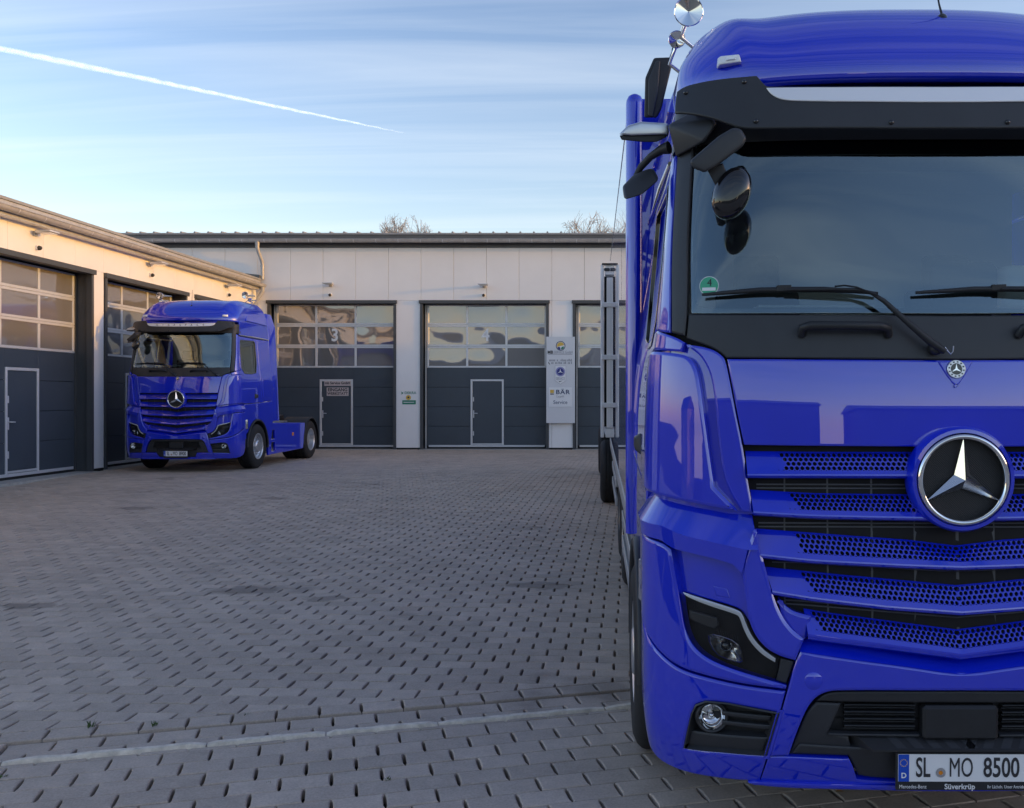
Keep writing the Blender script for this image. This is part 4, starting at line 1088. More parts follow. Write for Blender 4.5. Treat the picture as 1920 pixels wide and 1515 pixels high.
opening = pxs([(1478, 1417), (1492, 1375), (1508, 1335), (1523, 1310), (1545, 1296), (1575, 1292)], .02)
cz1292, cz1418 = zc(1293, .02), zc(1462, .02)
cenp = [cen(zc(1264, .02))]+pxs([(1700, 1248), (1600, 1235), (1520, 1223), (1500, 1219), (1491, 1238), (1477, 1290), (1460, 1352), (1442, 1418)], .02)+opening+[cen(cz1292)]
bumper = mk('bumper_centre', *patch(full(cenp), S, off=0.022, thick=0.06, bev=0.008, grid=0.05), M['blue'], T)
lipA = pxs([(1505, 1197), (1520, 1197.5), (1600, 1209), (1700, 1224)], -.02)+[cen(zc(1238, -.02))]; lipB = pxs([(1498, 1220), (1520, 1223), (1600, 1235), (1700, 1248)], .02)+[cen(zc(1263, .02))]
V, F = ribbon(lipA+[(-a, b) for a, b in reversed(lipA[:-1])], -0.045, lipB+[(-a, b) for a, b in reversed(lipB[:-1])], 0.021, n=80); mk('bumper_shelf', V, F, M['blue'], bumper)
for sgn in (False, True):
    c = S(*PX(1524, 1275, .02), 0.0215); d = (S(*PX(1524, 1275, .02), 1)-S(*PX(1524, 1275, .02), 0)).normalized()
    mb = MB(); mb.lathe([(0.036, -0.004), (0.036, 0.0008), (0.034, 0.0024), (0.0, 0.0028)], 28, Matrix.Translation(c) @ d.to_track_quat('Y', 'Z').to_matrix().to_4x4())
    if sgn: mb.v = [(-x, y, z) for x, y, z in mb.v]
    mb.build('tow_cover', M['blue'], bumper, smooth=40)
low = [cen(zc(1466, .02))]+[PX(1640, 1466, .02), PX(1606, 1462, .02), PX(1600, 1440, .02), PX(1592, 1424, .02), PX(1478, 1419, .02), PX(1441, 1420, .02), PX(1426, 1464, .02), PX(1640, 1471, .02), cen(zc(1474, .02))]
mk('bumper_lower', *patch(full(low), S, off=0.018, thick=0.05, bev=0.005, grid=0.05), M['blue'], T)
lp = [cen(zc(1474, .03)), PX(1600, 1471, .03), PX(1430, 1466, .03), PX(1402, 1467, .03), PX(1425, 1475, .03), PX(1600, 1480, .03), cen(zc(1484, .03))]
mk('spoiler_lip', *patch(full(lp), S, off=0.034, thick=0.06, bev=0.006, grid=0.05), M['blue'], T)
# lower intake: back, louvres, centre box, step
lg = mk('lower_grille', *patch(full([cen(zc(1288, -.03)), PX(1570, 1286, -.03), PX(1515, 1300, -.03), PX(1470, 1420, -.03), PX(1600, 1450, -.03), cen(zc(1468, -.03))]), S, off=-0.05, thick=0.01, bev=0.004), M['black'], T)
mk('intake_mesh', *patch(full([cen(zc(1294, 0)), PX(1576, 1294, 0), PX(1546, 1298, 0), PX(1528, 1312, 0), cen(zc(1315, 0))]), S, off=0.006, thick=0.03, bev=0.004), M['black'], lg)
for sgn in (False, True):
    mk('intake_cheek', *patch([PX(*p, 0) for p in ((1530, 1316), (1576, 1318), (1552, 1374), (1590, 1382), (1600, 1416), (1480, 1415), (1496, 1375), (1512, 1335))], S, off=-0.004, thick=0.04, bev=0.006), M['trim'], lg, mirror=sgn)
    for k in range(8):
        a = 1320+k*6.6
        mk('louvre', *patch([PX(1583, a, 0), PX(1716, a+1, 0), PX(1716, a+4.6, 0), PX(1583, a+3.6, 0)], S, off=-0.006-0.012*(k % 2), thick=0.03, bev=0.003, grid=0.06), M['black'], lg, mirror=sgn)
    mk('louvre_sill', *patch([PX(1552, 1373, 0), PX(1722, 1375, 0), PX(1722, 1379, 0), PX(1552, 1377, 0)], S, off=0.006, thick=0.03, bev=0.002, grid=0.06), M['trim'], lg, mirror=sgn)
xb = S(*PX(1727, 1340, 0)).x
MB().cbox(xb, -xb, -0.02, 0.05, zc(1383), zc(1320), 0.012).build('sensor_box', M['black'], lg, smooth=30)
st = empty('front_step', parent=T)
zs0, zs1 = zc(1404, .02), zc(1379, .02)
xa = S(*PX(1597, 1385, 0)).x
MB().hull([(xa, 0.03, zs1), (-xa, 0.03, zs1), (xa+0.07, -0.045, zs0+0.008), (-xa-0.07, -0.045, zs0+0.008), (xa+0.07, -0.045, zs0), (-xa-0.07, -0.045, zs0), (xa, 0.05, zs0)]).build('step_tread', M['black'], st)
for k in range(17):
    x = -0.60+k*0.0725; sl = 0.045 if x < 0 else -0.045
    if abs(x) > -xa-0.10: continue
    def tp(xx, t): return (xx, 0.028-0.071*t, zs1+(zs0+0.008-zs1)*t+0.002)
    MB().add([tp(x, 0.06), tp(x+0.04, 0.06), tp(x+0.04+sl, 0.94), tp(x+sl, 0.94)], [(0, 1, 2, 3)]).build('step_grip', M['trim'], st, fix=False)
skA = [cen(zc(1404, .02)), PX(1640, 1406, .02), PX(1600, 1404, .02), PX(1500, 1398, .02), PX(1484, 1416, .02), PX(1592, 1420, .02), PX(1602, 1440, .02), PX(1610, 1458, .02), PX(1640, 1464, .02), cen(zc(1466, .02))]
mk('plate_carrier', *patch(full(skA), S, off=0.006, thick=0.03, bev=0.006, grid=0.05), M['trim'], T)
# ---------------- slatted grille
grille = mk('grille', *patch(full([cen(zc(832, -.05)), PX(1394, 832, -.05), PX(1408, 905, -.05), PX(1432, 1050, -.05), PX(1450, 1115, -.05), PX(1478, 1160, -.05), PX(1508, 1198, -.05), cen(zc(1240, -.05))]), S, off=-0.085, thick=0.01, bev=0.004, grid=0.08), M['black'], T)
def ev(pts, u):
    u = abs(u)
    for (a, za), (b, zb) in zip(pts[:-1], pts[1:]):
        if a <= u <= b: return za+(zb-za)*(u-a)/max(1e-9, b-a)
    return pts[-1][1] if u > pts[-1][0] else pts[0][1]
def slat(top, bot, und, w0, w1, nrow, perf_from, rec=0.038):
    "top/bot: polylines (u, z) from the centre outwards; the face leans back so it looks up at the sky"
    ue = min(top[-1][0], bot[-1][0]); uet, ueb = top[-1][0], bot[-1][0]
    def P(s, w, dn=0.0):
        u = s*(uet+(ueb-uet)*w); return S(u, ev(top, u)*(1-w)+ev(bot, u)*w, -rec*(1-w)+0.026*w-dn)
    V = []; F = []
    def strip(s0, s1, wa, wb, nu, nw):
        b = len(V)
        for j in range(nw+1):
            for i in range(nu+1): V.append(P(s0+(s1-s0)*i/nu, wa+(wb-wa)*j/nw))
        for j in range(nw):
            for i in range(nu): a = b+j*(nu+1)+i; F.append([a, a+1, a+nu+2, a+nu+1])
    sp = perf_from/uet
    strip(-1, 1, 0, w0, 60, 1); strip(-1, 1, w1, 1, 60, 3); strip(-1, -sp, w0, w1, 10, 3); strip(sp, 1, w0, w1, 10, 3)
    # rounded lower edge and underside
    b = len(V); nu = 60; rings = ((1.0, 0.026, 0.0), (1.0, 0.027, -0.006), (1.0, 0.022, -und*0.7), (1.0, 0.006, -und), (1.0, -0.05, -und*0.9))
    for (w, o_, dz) in rings:
        for i in range(nu+1):
            u = (-1+2*i/nu)*ueb; V.append(S(u, ev(bot, u)+dz, o_))
    for j in range(len(rings)-1):
        for i in range(nu): a = b+j*(nu+1)+i; F.append([a, a+1, a+nu+2, a+nu+1])
    o = mk('slat', V, F, M['blue'], grille, smooth=35)
    # perforated sheet: hexagonal cells with round holes
    p = 0.0218; V = []; F = []
    hgt = (ev(top, 0.4)-ev(bot, 0.4))*(w1-w0); dz = hgt/nrow
    for r in range(nrow):
        wc = w0+(w1-w0)*(r+0.5)/nrow
        lim = perf_from-0.010*r-0.004
        n = int(lim/p)+1
        for q in range(-n-1, n+2):
            uc = (q+(0.5 if r % 2 else 0))*p
            if abs(uc) > perf_from+0.012: continue
            hole = abs(uc) <= lim
            def pt(du, dw, dn): return P((uc+du)/uet, wc+dw, 0.0015+dn)
            kz = (w1-w0)/nrow/dz
            hexa = []; circ = []
            for k in range(12):
                t = math.pi/6*k+math.pi/6
                rr = (p/math.sqrt(3)) if k % 2 == 0 else p/2
                hexa.append((rr*math.cos(t), rr*math.sin(t)*dz/(p*0.866)))
            for k in range(12):
                t = math.pi/6*k+math.pi/6; circ.append((0.0082*math.cos(t), 0.0082*math.sin(t)))
            b = len(V)
            V.extend(pt(x, -y*kz, 0) for x, y in hexa)
            if hole:
                V.extend(pt(x, -y*kz, 0.0004) for x, y in circ); V.extend(pt(x*0.94, -y*kz*0.94, 0.008) for x, y in circ)
                for k in range(12):
                    j = (k+1) % 12; F.append([b+k, b+j, b+12+j, b+12+k]); F.append([b+12+k, b+12+j, b+24+j, b+24+k])
            else: F.append(list(range(b, b+12)))
    mk('perforation', V, F, M['blue'], grille, smooth=30)
    return o
def pl(c, pts, off): 
    r = [(0.0, zc(c, off))]+sorted(pxs(pts, off)); return r
SPEC = [
    (847, 888, [(1520, 847), (1395, 846)], [(1520, 888), (1400, 888)], 0.018, 4, 1452),
    (927, 968, [(1520, 924), (1404, 918)], [(1520, 963), (1411, 957)], 0.020, 4, 1472),
    (1022, 1058, [(1700, 1011), (1520, 998), (1408, 990)], [(1700, 1055), (1520, 1046), (1424, 1036)], 0.021, 4, 1482),
    (1096, 1142, [(1660, 1084), (1520, 1071), (1432, 1062)], [(1660, 1132), (1520, 1116), (1446, 1104)], 0.022, 4, 1500),
    (1179, 1221, [(1660, 1162), (1540, 1146), (1505, 1140)], [(1660, 1203), (1540, 1188), (1512, 1184)], 0.030, 4, 1518)]
for k, (ct, cb, tp_, bp, und, nr, pf) in enumerate(SPEC):
    slat(pl(ct, tp_, -.03), pl(cb, bp, 0), und, 0.06, 0.80 if k else 0.84, nr, PX(pf, (ct+cb)/2, -.02)[0])
both('grille_corner', pxs([(1458, 1118), (1472, 1136), (1490, 1147), (1520, 1154), (1514, 1192), (1500, 1202), (1480, 1180), (1462, 1152)], .0), M['blue'], T, off=0.0, thick=0.05, bev=0.012, grid=0.03, edge=0.02)
# bars and vertical ribs in the dark gaps
for k, (py, xl) in enumerate(((912, 1416), (984, 1420), (1050, 1446), (1128, 1470))):
    drop = (0, 0, 18, 26)[k]
    for dy in (-4, 3):
        pts = [S(*PX(x, py+dy+drop*max(0, (x-1480)/318.0) if x > 1480 else py+dy, -.04), -0.046) for x in range(xl, 1790, 45)]
        pts += [Vector((-p.x, p.y, p.z)) for p in reversed(pts)]
        MB().tube(pts, 0.0035, 6).build('grille_bar', M['bar'], grille, smooth=60)
for x in (1470, 1550, 1632, 1712, 1790):
    u = PX(x, 1000, -.05)[0]
    for sg in ((1, -1) if x < 1780 else (1,)):
        V = [S(sg*u, z, -0.050) for z in [0.95+0.08*i for i in range(10)]]
        mb = MB()
        for a, b in zip(V[:-1], V[1:]): mb.hull([a+Vector((-.006, 0, 0)), a+Vector((.006, 0, 0)), b+Vector((-.006, 0, 0)), b+Vector((.006, 0, 0)), a+Vector((-.006, .02, 0)), a+Vector((.006, .02, 0)), b+Vector((-.006, .02, 0)), b+Vector((.006, .02, 0))])
        mb.build('grille_rib', M['bar'], grille)
# radiator fins glimpsed below the emblem
rad = MB()
for k in range(46):
    x = -0.30+k*0.0135; rad.box(x, x+0.005, 0.085, 0.10, 1.30, 1.45)
tag(rad.build('radiator_fins', M['black'], grille), kind='stuff')
# ---------------- star emblem
def star_emblem(parent, c, r, holder=True):
    em = empty('star_emblem', c, parent=parent)
    if holder:
        MB().lathe([(r*1.16, 0.05), (r*1.17, -0.012), (r*1.12, -0.030), (r*1.04, -0.032), (r*1.01, -0.018), (r*1.0, 0.02)], 72).build('emblem_bezel', M['blue'], em, smooth=50)
        back = MB().lathe([(r*1.0, -0.004), (0.0, -0.004)], 56).build('emblem_mesh', M['mesh'], em)
    tor = MB(); tr = r*0.064
    tor.lathe([(r*0.955+tr*math.cos(t), -0.026+tr*1.3*math.sin(t)) for t in [2*math.pi*k/12 for k in range(13)]], 72)
    tor.build('emblem_ring', M['chrome'], em, smooth=60)
    V = [(0, -0.050 if holder else -0.008, 0)]; F = []
    for k in range(3):
        a = math.pi/2+2*math.pi*k/3; V.append((0.93*r*math.cos(a), -0.026 if holder else -0.004, 0.93*r*math.sin(a)))
        a += math.pi/3; V.append((0.205*r*math.cos(a), -0.014 if holder else -0.002, 0.205*r*math.sin(a)))
    for k in range(6): F.append([0, 1+k, 1+(k+1) % 6])
    me = bpy.data.meshes.new('emblem_star'); me.from_pydata(V, [], F); link_mesh('emblem_star', me, M['star'], em)
    return em
def mesh_mat():
    m = mat('black emblem mesh', (0.010, 0.010, 0.011), 0.35); nt = m.node_tree; b = nt.nodes['Principled BSDF']
    tcn = nt.nodes.new('ShaderNodeTexCoord'); mpn = nt.nodes.new('ShaderNodeMapping'); mpn.inputs['Rotation'].default_value = (0, R(45), 0)
    w1 = nt.nodes.new('ShaderNodeTexVoronoi'); w1.inputs['Scale'].default_value = 150; w1.inputs['Randomness'].default_value = 0.0
    nt.links.new(tcn.outputs['Object'], mpn.inputs[0]); nt.links.new(mpn.outputs[0], w1.inputs['Vector'])
    bu = nt.nodes.new('ShaderNodeBump'); bu.inputs['Strength'].default_value = 1.0; bu.inputs['Distance'].default_value = 0.004; bu.invert = True
    nt.links.new(w1.outputs['Distance'], bu.inputs['Height']); nt.links.new(bu.outputs[0], b.inputs['Normal']); return m
M['mesh'] = mesh_mat()
zst = zc(897, .03)
star_emblem(T, S(0, zst, 0.035), 0.183)
bz = zc(693, .01); be = empty('bonnet_badge', S(0, bz, 0.008), (R(-6), 0, 0), parent=T)
MB().lathe([(0.038, 0.0), (0.038, -0.004), (0.036, -0.006), (0.024, -0.006), (0.023, -0.004)], 40).build('badge_rim', M['silver'], be, smooth=40)
MB().lathe([(0.0235, -0.004), (0.0, -0.004)], 30).build('badge_field', M['gloss_black'], be)
flat('badge_star', star_poly(0, 0, 0.0225, 0.2), -0.0045, 0.0015, M['chrome'], be)
for k in range(12):
    a = R(20+k*30); MB().cbox(-0.0035, 0.0035, -0.007, -0.0058, -0.0028, 0.0028, 0.0005).build('badge_mark', M['txt_dark'], be).location = (0.030*math.cos(a), 0, 0.030*math.sin(a))
# ---------------- cowl, pillars, windscreen
cowl = [cen(zc(594))]+pxs([(1440, 592), (1340, 592), (1288, 592), (1284, 636), (1310, 645), (1334, 653), (1350, 663), (1359, 672)])+[cen(zc(675))]
mk('cowl', *patch(full(cowl), S, off=-0.004, thick=0.03, bev=0.004, grid=0.06), M['trim'], T)
zt = 3.10
uA, uB = PX(1287, 450)[0], PX(1257, 450)[0]
for sgn in (False, True):
    mk('pillar_trim', *patch([PX(1282, 632), PX(1258, 627), (uB-0.01, 2.6), (uB-0.015, zt), (uA, zt), (uA, 2.6), PX(1286, 592)], S, off=0.006, thick=0.03, bev=0.006), M['trim'], T, mirror=sgn)
    mk('pillar_blue', *patch([PX(1255, 627), (UC-0.03, 2.20), (UC+0.015, 2.20), (UC+0.015, 2.6), (UC+0.005, 2.96), (uB-0.005, 3.0), (uB, 2.6)], S, off=0.004, thick=0.03, bev=0.006), M['blue'], T, mirror=sgn)
scr = full([cen(zc(592)+0.006)]+[PX(1340, 590), PX(1292, 590), (uA-0.006, 2.6), (uA-0.006, zt), cen(zt)])
ws = mk('windscreen', *patch(scr, S, off=-0.012, thick=0.006, bev=0.002, grid=0.08), M['screen'], T)
# dark ceramic border inside the glass; deep top band paints in the visor's shade
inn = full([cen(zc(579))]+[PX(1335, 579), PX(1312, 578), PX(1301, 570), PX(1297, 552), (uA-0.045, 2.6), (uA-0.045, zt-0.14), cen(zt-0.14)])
mk('screen_border_shade', *patch(scr, S, off=-0.022, thick=0.003, bev=0.001, holes=[inn], grid=0.1), M['gloss_black'], ws)
# ---------------- sun visor with its bright strip
vis = [cen(zc(172, .13))]+pxs([(1560, 172), (1436, 173), (1428, 168), (1421, 160), (1414, 152), (1348, 158), (1317, 163), (1280, 172), (1266, 182), (1263, 200), (1262, 221), (1291, 222), (1334, 230), (1362, 240), (1390, 249), (1440, 248)], .13)+[cen(zc(249, .13))]
visor = mk('sun_visor', *patch(full(vis), S, off=0.13, thick=0.012, bev=0.004, grid=0.06), M['trim'], T)
strip = [cen(zc(172, .14)), PX(1560, 172, .14), PX(1432, 173, .14), PX(1439, 183, .14), PX(1452, 192, .14), PX(1475, 197, .14), PX(1560, 198, .14), cen(zc(200, .14))]
mk('visor_strip', *patch(full(strip), S, off=0.136, thick=0.006, bev=0.003, grid=0.06), M['strip'], visor)
for (px, py) in ((1283, 184), (1391, 164), (1413, 236), (1663, 238)):
    c = S(*PX(px, py, .13), 0.13)
    for sgn in (1, -1):
        MB().lathe([(0.011, 0.0), (0.010, -0.006), (0.006, -0.009), (0.0, -0.010)], 14, Matrix.Translation((sgn*c.x, c.y, c.z))).build('visor_screw', M['gloss_black'], visor, smooth=50)
# ---------------- roof
def level(z, D, W, L, yb, n=26, ns=6):
    "plan outline at one height, from the rear left round the nose to the rear right"
    pts = []
    for k in range(ns): pts.append((-W, yb+(D+L-yb)*k/ns, z))
    for k in range(-n, n+1):
        t = abs(k)/n*math.pi/2; sg = -1 if k < 0 else 1
        pts.append((sg*W*math.sin(t)**(2/2.6), D+L*(1-max(0, math.cos(t))**(2/2.6)), z))
    for k in range(ns): pts.append((W, D+L+(yb-D-L)*(k+1)/ns, z))
    return pts
lv = [(3.275, 0.315, 1.100, 0.42), (3.285, 0.292, 1.098, 0.44), (3.30, 0.285, 1.098, 0.45), (3.38, 0.29, 1.096, 0.46), (3.48, 0.345, 1.080, 0.49), (3.58, 0.43, 1.040, 0.54), (3.66, 0.53, 1.000, 0.56), (3.72, 0.64, 0.945, 0.58), (3.765, 0.77, 0.890, 0.58), (3.795, 0.92, 0.830, 0.58), (3.812, 1.08, 0.76, 0.55), (3.818, 1.25, 0.66, 0.5)]
def cat(p, n=4):
    out = []
    for i in range(len(p)-1):
        a, b, c, d = p[max(0, i-1)], p[i], p[i+1], p[min(len(p)-1, i+2)]
        for k in range(n):
            t = k/n; out.append(tuple(0.5*((2*b[j])+(c[j]-a[j])*t+(2*a[j]-5*b[j]+4*c[j]-d[j])*t*t+(3*b[j]-a[j]-3*c[j]+d[j])*t**3) for j in range(len(b))))
    return out+[p[-1]]
lv = lv[:2]+cat(lv[2:], 4)
V = []; F = []
for (z, D, W, L) in lv: V += level(z, D, W, L, 2.26)
m_ = len(level(*lv[0], 2.26))
for j in range(len(lv)-1):
    for i in range(m_-1): a = j*m_+i; F.append([a, a+1, a+m_+1, a+m_])
F.append([(len(lv)-1)*m_+i for i in range(m_)])
F.append([j*m_ for j in range(len(lv))]+[j*m_+m_-1 for j in reversed(range(len(lv)))])
# crown the shoulders a little, hollow the middle of the brow
V2 = []
for (x, y, z) in V:
    k = max(0.0, min(1.0, (z-3.33)/0.3)); s_ = math.exp(-((abs(x)-0.84)/0.10)**2); f_ = 1/(1+math.exp((abs(x)-0.76)/0.045))
    V2.append((x, y-0.020*s_*k+0.018*f_*k, z+0.022*s_*k))
roof_o = mk('roof', V2, F, M['blue'], T, smooth=45)
MB().box(-1.06, 1.06, 0.36, 0.44, 3.19, 3.275).build('brow_panel', M['blue'], T, bevel=0.02, smooth=40)
V = []; F = []
for j in range(5):
    z = 3.02+(3.22-3.02)*j/4
    for i in range(61):
        u = -(UC+0.1)+2*(UC+0.1)*i/60; V.append(S(u, z, -0.004))
for j in range(4):
    for i in range(60): a = j*61+i; F.append([a, a+1, a+62, a+61])
mk('brow_band', V, F, M['black'], T)
# marker lamps, aerial, horns
for sg in (1, -1):
    ml = empty('marker_lamp', parent=T)
    c = Q(1365, 124, 0.40)
    def mp(x, z, o_): return Vector((sg*(c.x+x), c.y-o_+abs(x)*0.15+z*0.45+(-x)*0.30, c.z+z))
    MB().hull([mp(x, z, o_) for x, z, o_ in ((-.058, -.028, -.03), (.052, -.022, -.03), (-.05, .030, -.03), (.045, .030, -.03), (-.050, -.022, .018), (.044, -.018, .018), (-.044, .020, .018), (.038, .020, .018))]).build('marker_body', M['white'], ml, bevel=0.008, smooth=50)
    MB().hull([mp(x, z, o_) for x, z, o_ in ((-.022, -.010, .015), (.020, -.008, .015), (-.022, .010, .015), (.020, .010, .015), (-.018, -.006, .024), (.016, -.005, .024), (-.018, .008, .024), (.016, .008, .024))]).build('marker_lens', M['led'], ml)
an = empty('aerial', Q(1755, 62, 0.52), parent=T)
MB().lathe([(0.0, 0.052), (0.012, 0.050), (0.022, 0.040), (0.030, 0.022), (0.036, 0.004), (0.041, 0.0), (0.041, -0.012), (0.030, -0.020)], 26, Matrix.Rotation(R(90), 4, 'X')).build('aerial_base', M['gloss_black'], an, smooth=50)
MB().tube([(0, 0, 0.045), (-0.006, 0.02, 0.10), (-0.03, 0.10, 0.40)], [0.006, 0.0045, 0.002], 8).build('aerial_rod', M['black'], an, smooth=60)
def horn(c, r, ln, sg):
    h = empty('air_horn', (sg*c.x, c.y, c.z), (R(4), 0, 0), parent=T)
    MB().lathe([(r*1.0, 0.004), (r*1.02, -0.006), (r*0.97, -0.010), (r*0.93, -0.004), (r*0.05, 0.006), (0.0, -0.001)], 40).build('horn_cover', M['chrome'], h, smooth=30)
    MB().lathe([(r, 0.003), (r*0.75, 0.05), (r*0.45, 0.12), (r*0.25, 0.22), (0.014, ln), (0.0, ln)], 32).build('horn_bell', M['chrome'], h, smooth=50)
    MB().tube([(0.0, 0.10, -0.02), (0.03*sg*-1, 0.12, -0.10), (-0.07*sg*-1, 0.14, -0.17)], 0.011, 8).build('horn_bracket', M['chrome'], h, smooth=50)
for sg in (1, -1):
    horn(Q(1287, 40, 1.25), 0.078, 0.55, sg); horn(Q(1265, 92, 1.40), 0.047, 0.35, sg)
# ---------------- cab sides
door_hole = [(0.53, 2.24), (0.55, 2.80), (0.60, 2.88), (1.36, 2.90), (1.42, 2.85), (1.43, 2.40), (1.32, 2.17), (1.0, 2.13), (0.66, 2.14)]
for sgn in (False, True):
    door = mk('door', *patch([(0.60, 1.475), (1.53, 1.50), (1.55, 1.9), (1.55, 2.95), (0.505, 2.96), (0.475, 2.6), (0.475, 2.22), (0.60, 2.08)], SS, off=0.004, thick=0.03, bev=0.006, holes=[door_hole], grid=0.10, edge=0.05), M['blue'], T, mirror=sgn)
    mk('window_seal', *patch(inset([p for p in door_hole] if area(door_hole) > 0 else list(reversed(door_hole)), -0.004), SS, off=0.008, thick=0.02, bev=0.003, holes=[inset(door_hole if area(door_hole) > 0 else list(reversed(door_hole)), 0.03)], grid=0.2), M['gloss_black'], door, mirror=sgn)
    mk('door_glass', *patch(inset(door_hole if area(door_hole) > 0 else list(reversed(door_hole)), 0.02), SS, off=-0.004, thick=0.004, bev=0.001, grid=0.2), M['sideglass'], door, mirror=sgn)
    s = 1 if sgn else -1
    W_ = cr_interp(tabW, 1.62)
    mb = MB().hull([(s*(W_+a), y, z) for a, y, z in ((0.0, 1.14, 1.58), (0.0, 1.34, 1.60), (0.0, 1.16, 1.70), (0.0, 1.33, 1.69), (0.035, 1.18, 1.61), (0.035, 1.31, 1.62), (0.035, 1.19, 1.67), (0.035, 1.30, 1.67))]); mb.build('door_handle', M['black'], door, bevel=0.01, smooth=50)
    mk('cab_flank', *patch([(1.565, 1.50), (2.26, 1.55), (2.26, 2.95), (1.565, 2.95)], SS, off=0.0, thick=0.03, bev=0.006, grid=0.12, edge=0.06), M['blue'], T, mirror=sgn)
    mk('flank_hatch', *patch([(1.66, 1.60), (2.16, 1.62), (2.16, 2.08), (1.66, 2.06)], SS, off=0.006, thick=0.008, bev=0.004, grid=0.2, edge=0.1), M['blue'], T, mirror=sgn)
    mk('upper_flank', *patch([(0.58, 2.985), (2.26, 2.965), (2.26, 3.30), (0.66, 3.30)], SS, off=-0.004, thick=0.03, bev=0.006, grid=0.12, edge=0.06), M['blue'], T, mirror=sgn)
    # fairing lid above the flank, leaning in with the roof
    def SL(y, z, off): 
        t = (z-3.30)/0.36; return Vector((-(1.112-0.13*max(0, t)**1.4)-off, y, z))
    mk('roof_locker', *patch([(0.98, 3.33), (2.20, 3.31), (2.18, 3.60), (1.35, 3.63), (1.15, 3.55)], SL, off=0.016, thick=0.03, bev=0.010, grid=0.10, edge=0.05), M['blue'], T, mirror=sgn)
    tr = MB(); tr.tube([(s*1.138, 0.60, 2.985), (s*1.140, 1.2, 2.985), (s*1.140, 2.25, 2.975)], [0.012, 0.02, 0.016], 10); tr.build('side_rail_trim', M['chrome'], T, smooth=60)
    # wing side with wheel arch
    arc = [(1.30+0.615*math.cos(R(a)), 0.50+0.615*math.sin(R(a))) for a in range(-8, 172, 12)]
    lower = [(0.60, 0.995), (0.66, 0.985), (0.70, 0.62)]+list(reversed(arc))[0:0]
    wingp = [(0.60, 1.46), (0.60, 1.0), (0.69, 0.80)]+[p for p in reversed(arc) if p[1] > 0.72]+[(1.98, 0.62), (2.16, 0.62), (2.26, 1.0), (2.26, 1.53), (1.44, 1.485)]
    mk('wing_side', *patch(wingp, SS, off=0.0, thick=0.05, bev=0.008, grid=0.10, edge=0.05), M['blue'], T, mirror=sgn)
    mk('bumper_side', *patch([(0.55, 0.985), (0.66, 0.985), (0.70, 0.74), (0.675, 0.52), (0.60, 0.36), (0.55, 0.33)], SS, off=0.0, thick=0.05, bev=0.008, grid=0.06), M['blue'], T, mirror=sgn)
    mk('side_vent', *patch([(0.60, 0.70), (0.67, 0.70), (0.655, 0.52), (0.615, 0.44)], SS, off=0.006, thick=0.01, bev=0.002, grid=0.05), M['black'], T, mirror=sgn)
    am = MB(); pts = [(s*1.262, 1.30+0.60*math.cos(R(a)), 0.50+0.60*math.sin(R(a))) for a in range(-5, 186, 8)]
    am.tube(pts, 0.026, 10); am.build('arch_trim', M['black'], T, smooth=60)
    li = MB(); n_ = 20
    for k in range(n_+1):
        a = R(-5+190*k/n_); li.v += [(s*1.262, 1.30+0.61*math.cos(a), 0.50+0.61*math.sin(a)), (s*0.75, 1.30+0.61*math.cos(a), 0.50+0.61*math.sin(a))]
    for k in range(n_): li.f.append([2*k, 2*k+1, 2*k+3, 2*k+2])
    li.build('arch_liner', M['black'], T)
    MB().hull([(s*x, y, z) for x, y, z in ((1.235, 0.64, 0.90), (1.275, 0.66, 0.93), (1.28, 0.72, 0.92), (1.24, 0.75, 0.90), (1.245, 0.63, 1.11), (1.275, 0.66, 1.13), (1.28, 0.71, 1.12), (1.245, 0.76, 1.10))]).build('arch_end_cap', M['chrome'], T, bevel=0.012, smooth=50)
    # mirror group on the pillar
    mg = empty('mirror_group', parent=T)
    def H(name, pts, m, bev=0.012):
        mb = MB().hull([(p.x if not sgn else -p.x, p.y, p.z) for p in pts]); return mb.build(name, m, mg, bevel=bev, smooth=50)
    a0 = [(1250, 244), (1287, 223), (1334, 231), (1339, 243), (1318, 273), (1290, 284), (1265, 303), (1256, 268)]
    H('mirror_housing', [Q(x, y, 0.30 if x > 1300 else 0.42) for x, y in a0]+[Q(x+3, y, 0.42 if x > 1300 else 0.56) for x, y in a0], M['trim'])
    H('mirror_camera', [Q(x, y, d) for x, y in ((1159, 262), (1175, 246), (1200, 239), (1250, 242), (1252, 262), (1182, 264)) for d in (0.50, 0.62)], M['silver'], 0.010)
    H('camera_base', [Q(x, y, d) for x, y in ((1160, 264), (1164, 272), (1205, 276), (1228, 276), (1246, 268), (1252, 261), (1182, 262)) for d in (0.515, 0.615)], M['black'], 0.006)
    H('kerb_mirror', [Q(x, y, d) for x, y in ((1291, 308), (1345, 262), (1371, 247), (1385, 249), (1396, 266), (1390, 280), (1340, 318), (1318, 329), (1297, 321)) for d in (0.02, 0.17)], M['trim'], 0.014)
    H('front_mirror_arm', [Q(x, y, d) for x, y in ((1322, 322), (1352, 312), (1366, 348), (1342, 360)) for d in (0.08, 0.14)], M['black'], 0.006)
    c_ = Q(1369, 368, 0.07); fm = MB(); MXm = Matrix.Translation(c_) @ Matrix.Rotation(R(22), 4, 'Y') @ Matrix.Rotation(R(-12), 4, 'Z') @ Matrix.Diagonal((0.88, 1, 1.28, 1))
    fm.lathe([(0.088*max(0.0, math.cos(t))**0.6, 0.055*math.sin(t)) for t in [R(-90+10*k) for k in range(19)]], 30, MXm)
    if sgn: fm.v = [(-x, y, z) for x, y, z in fm.v]
    fm.build('front_mirror', M['gloss_black'], mg, smooth=60)
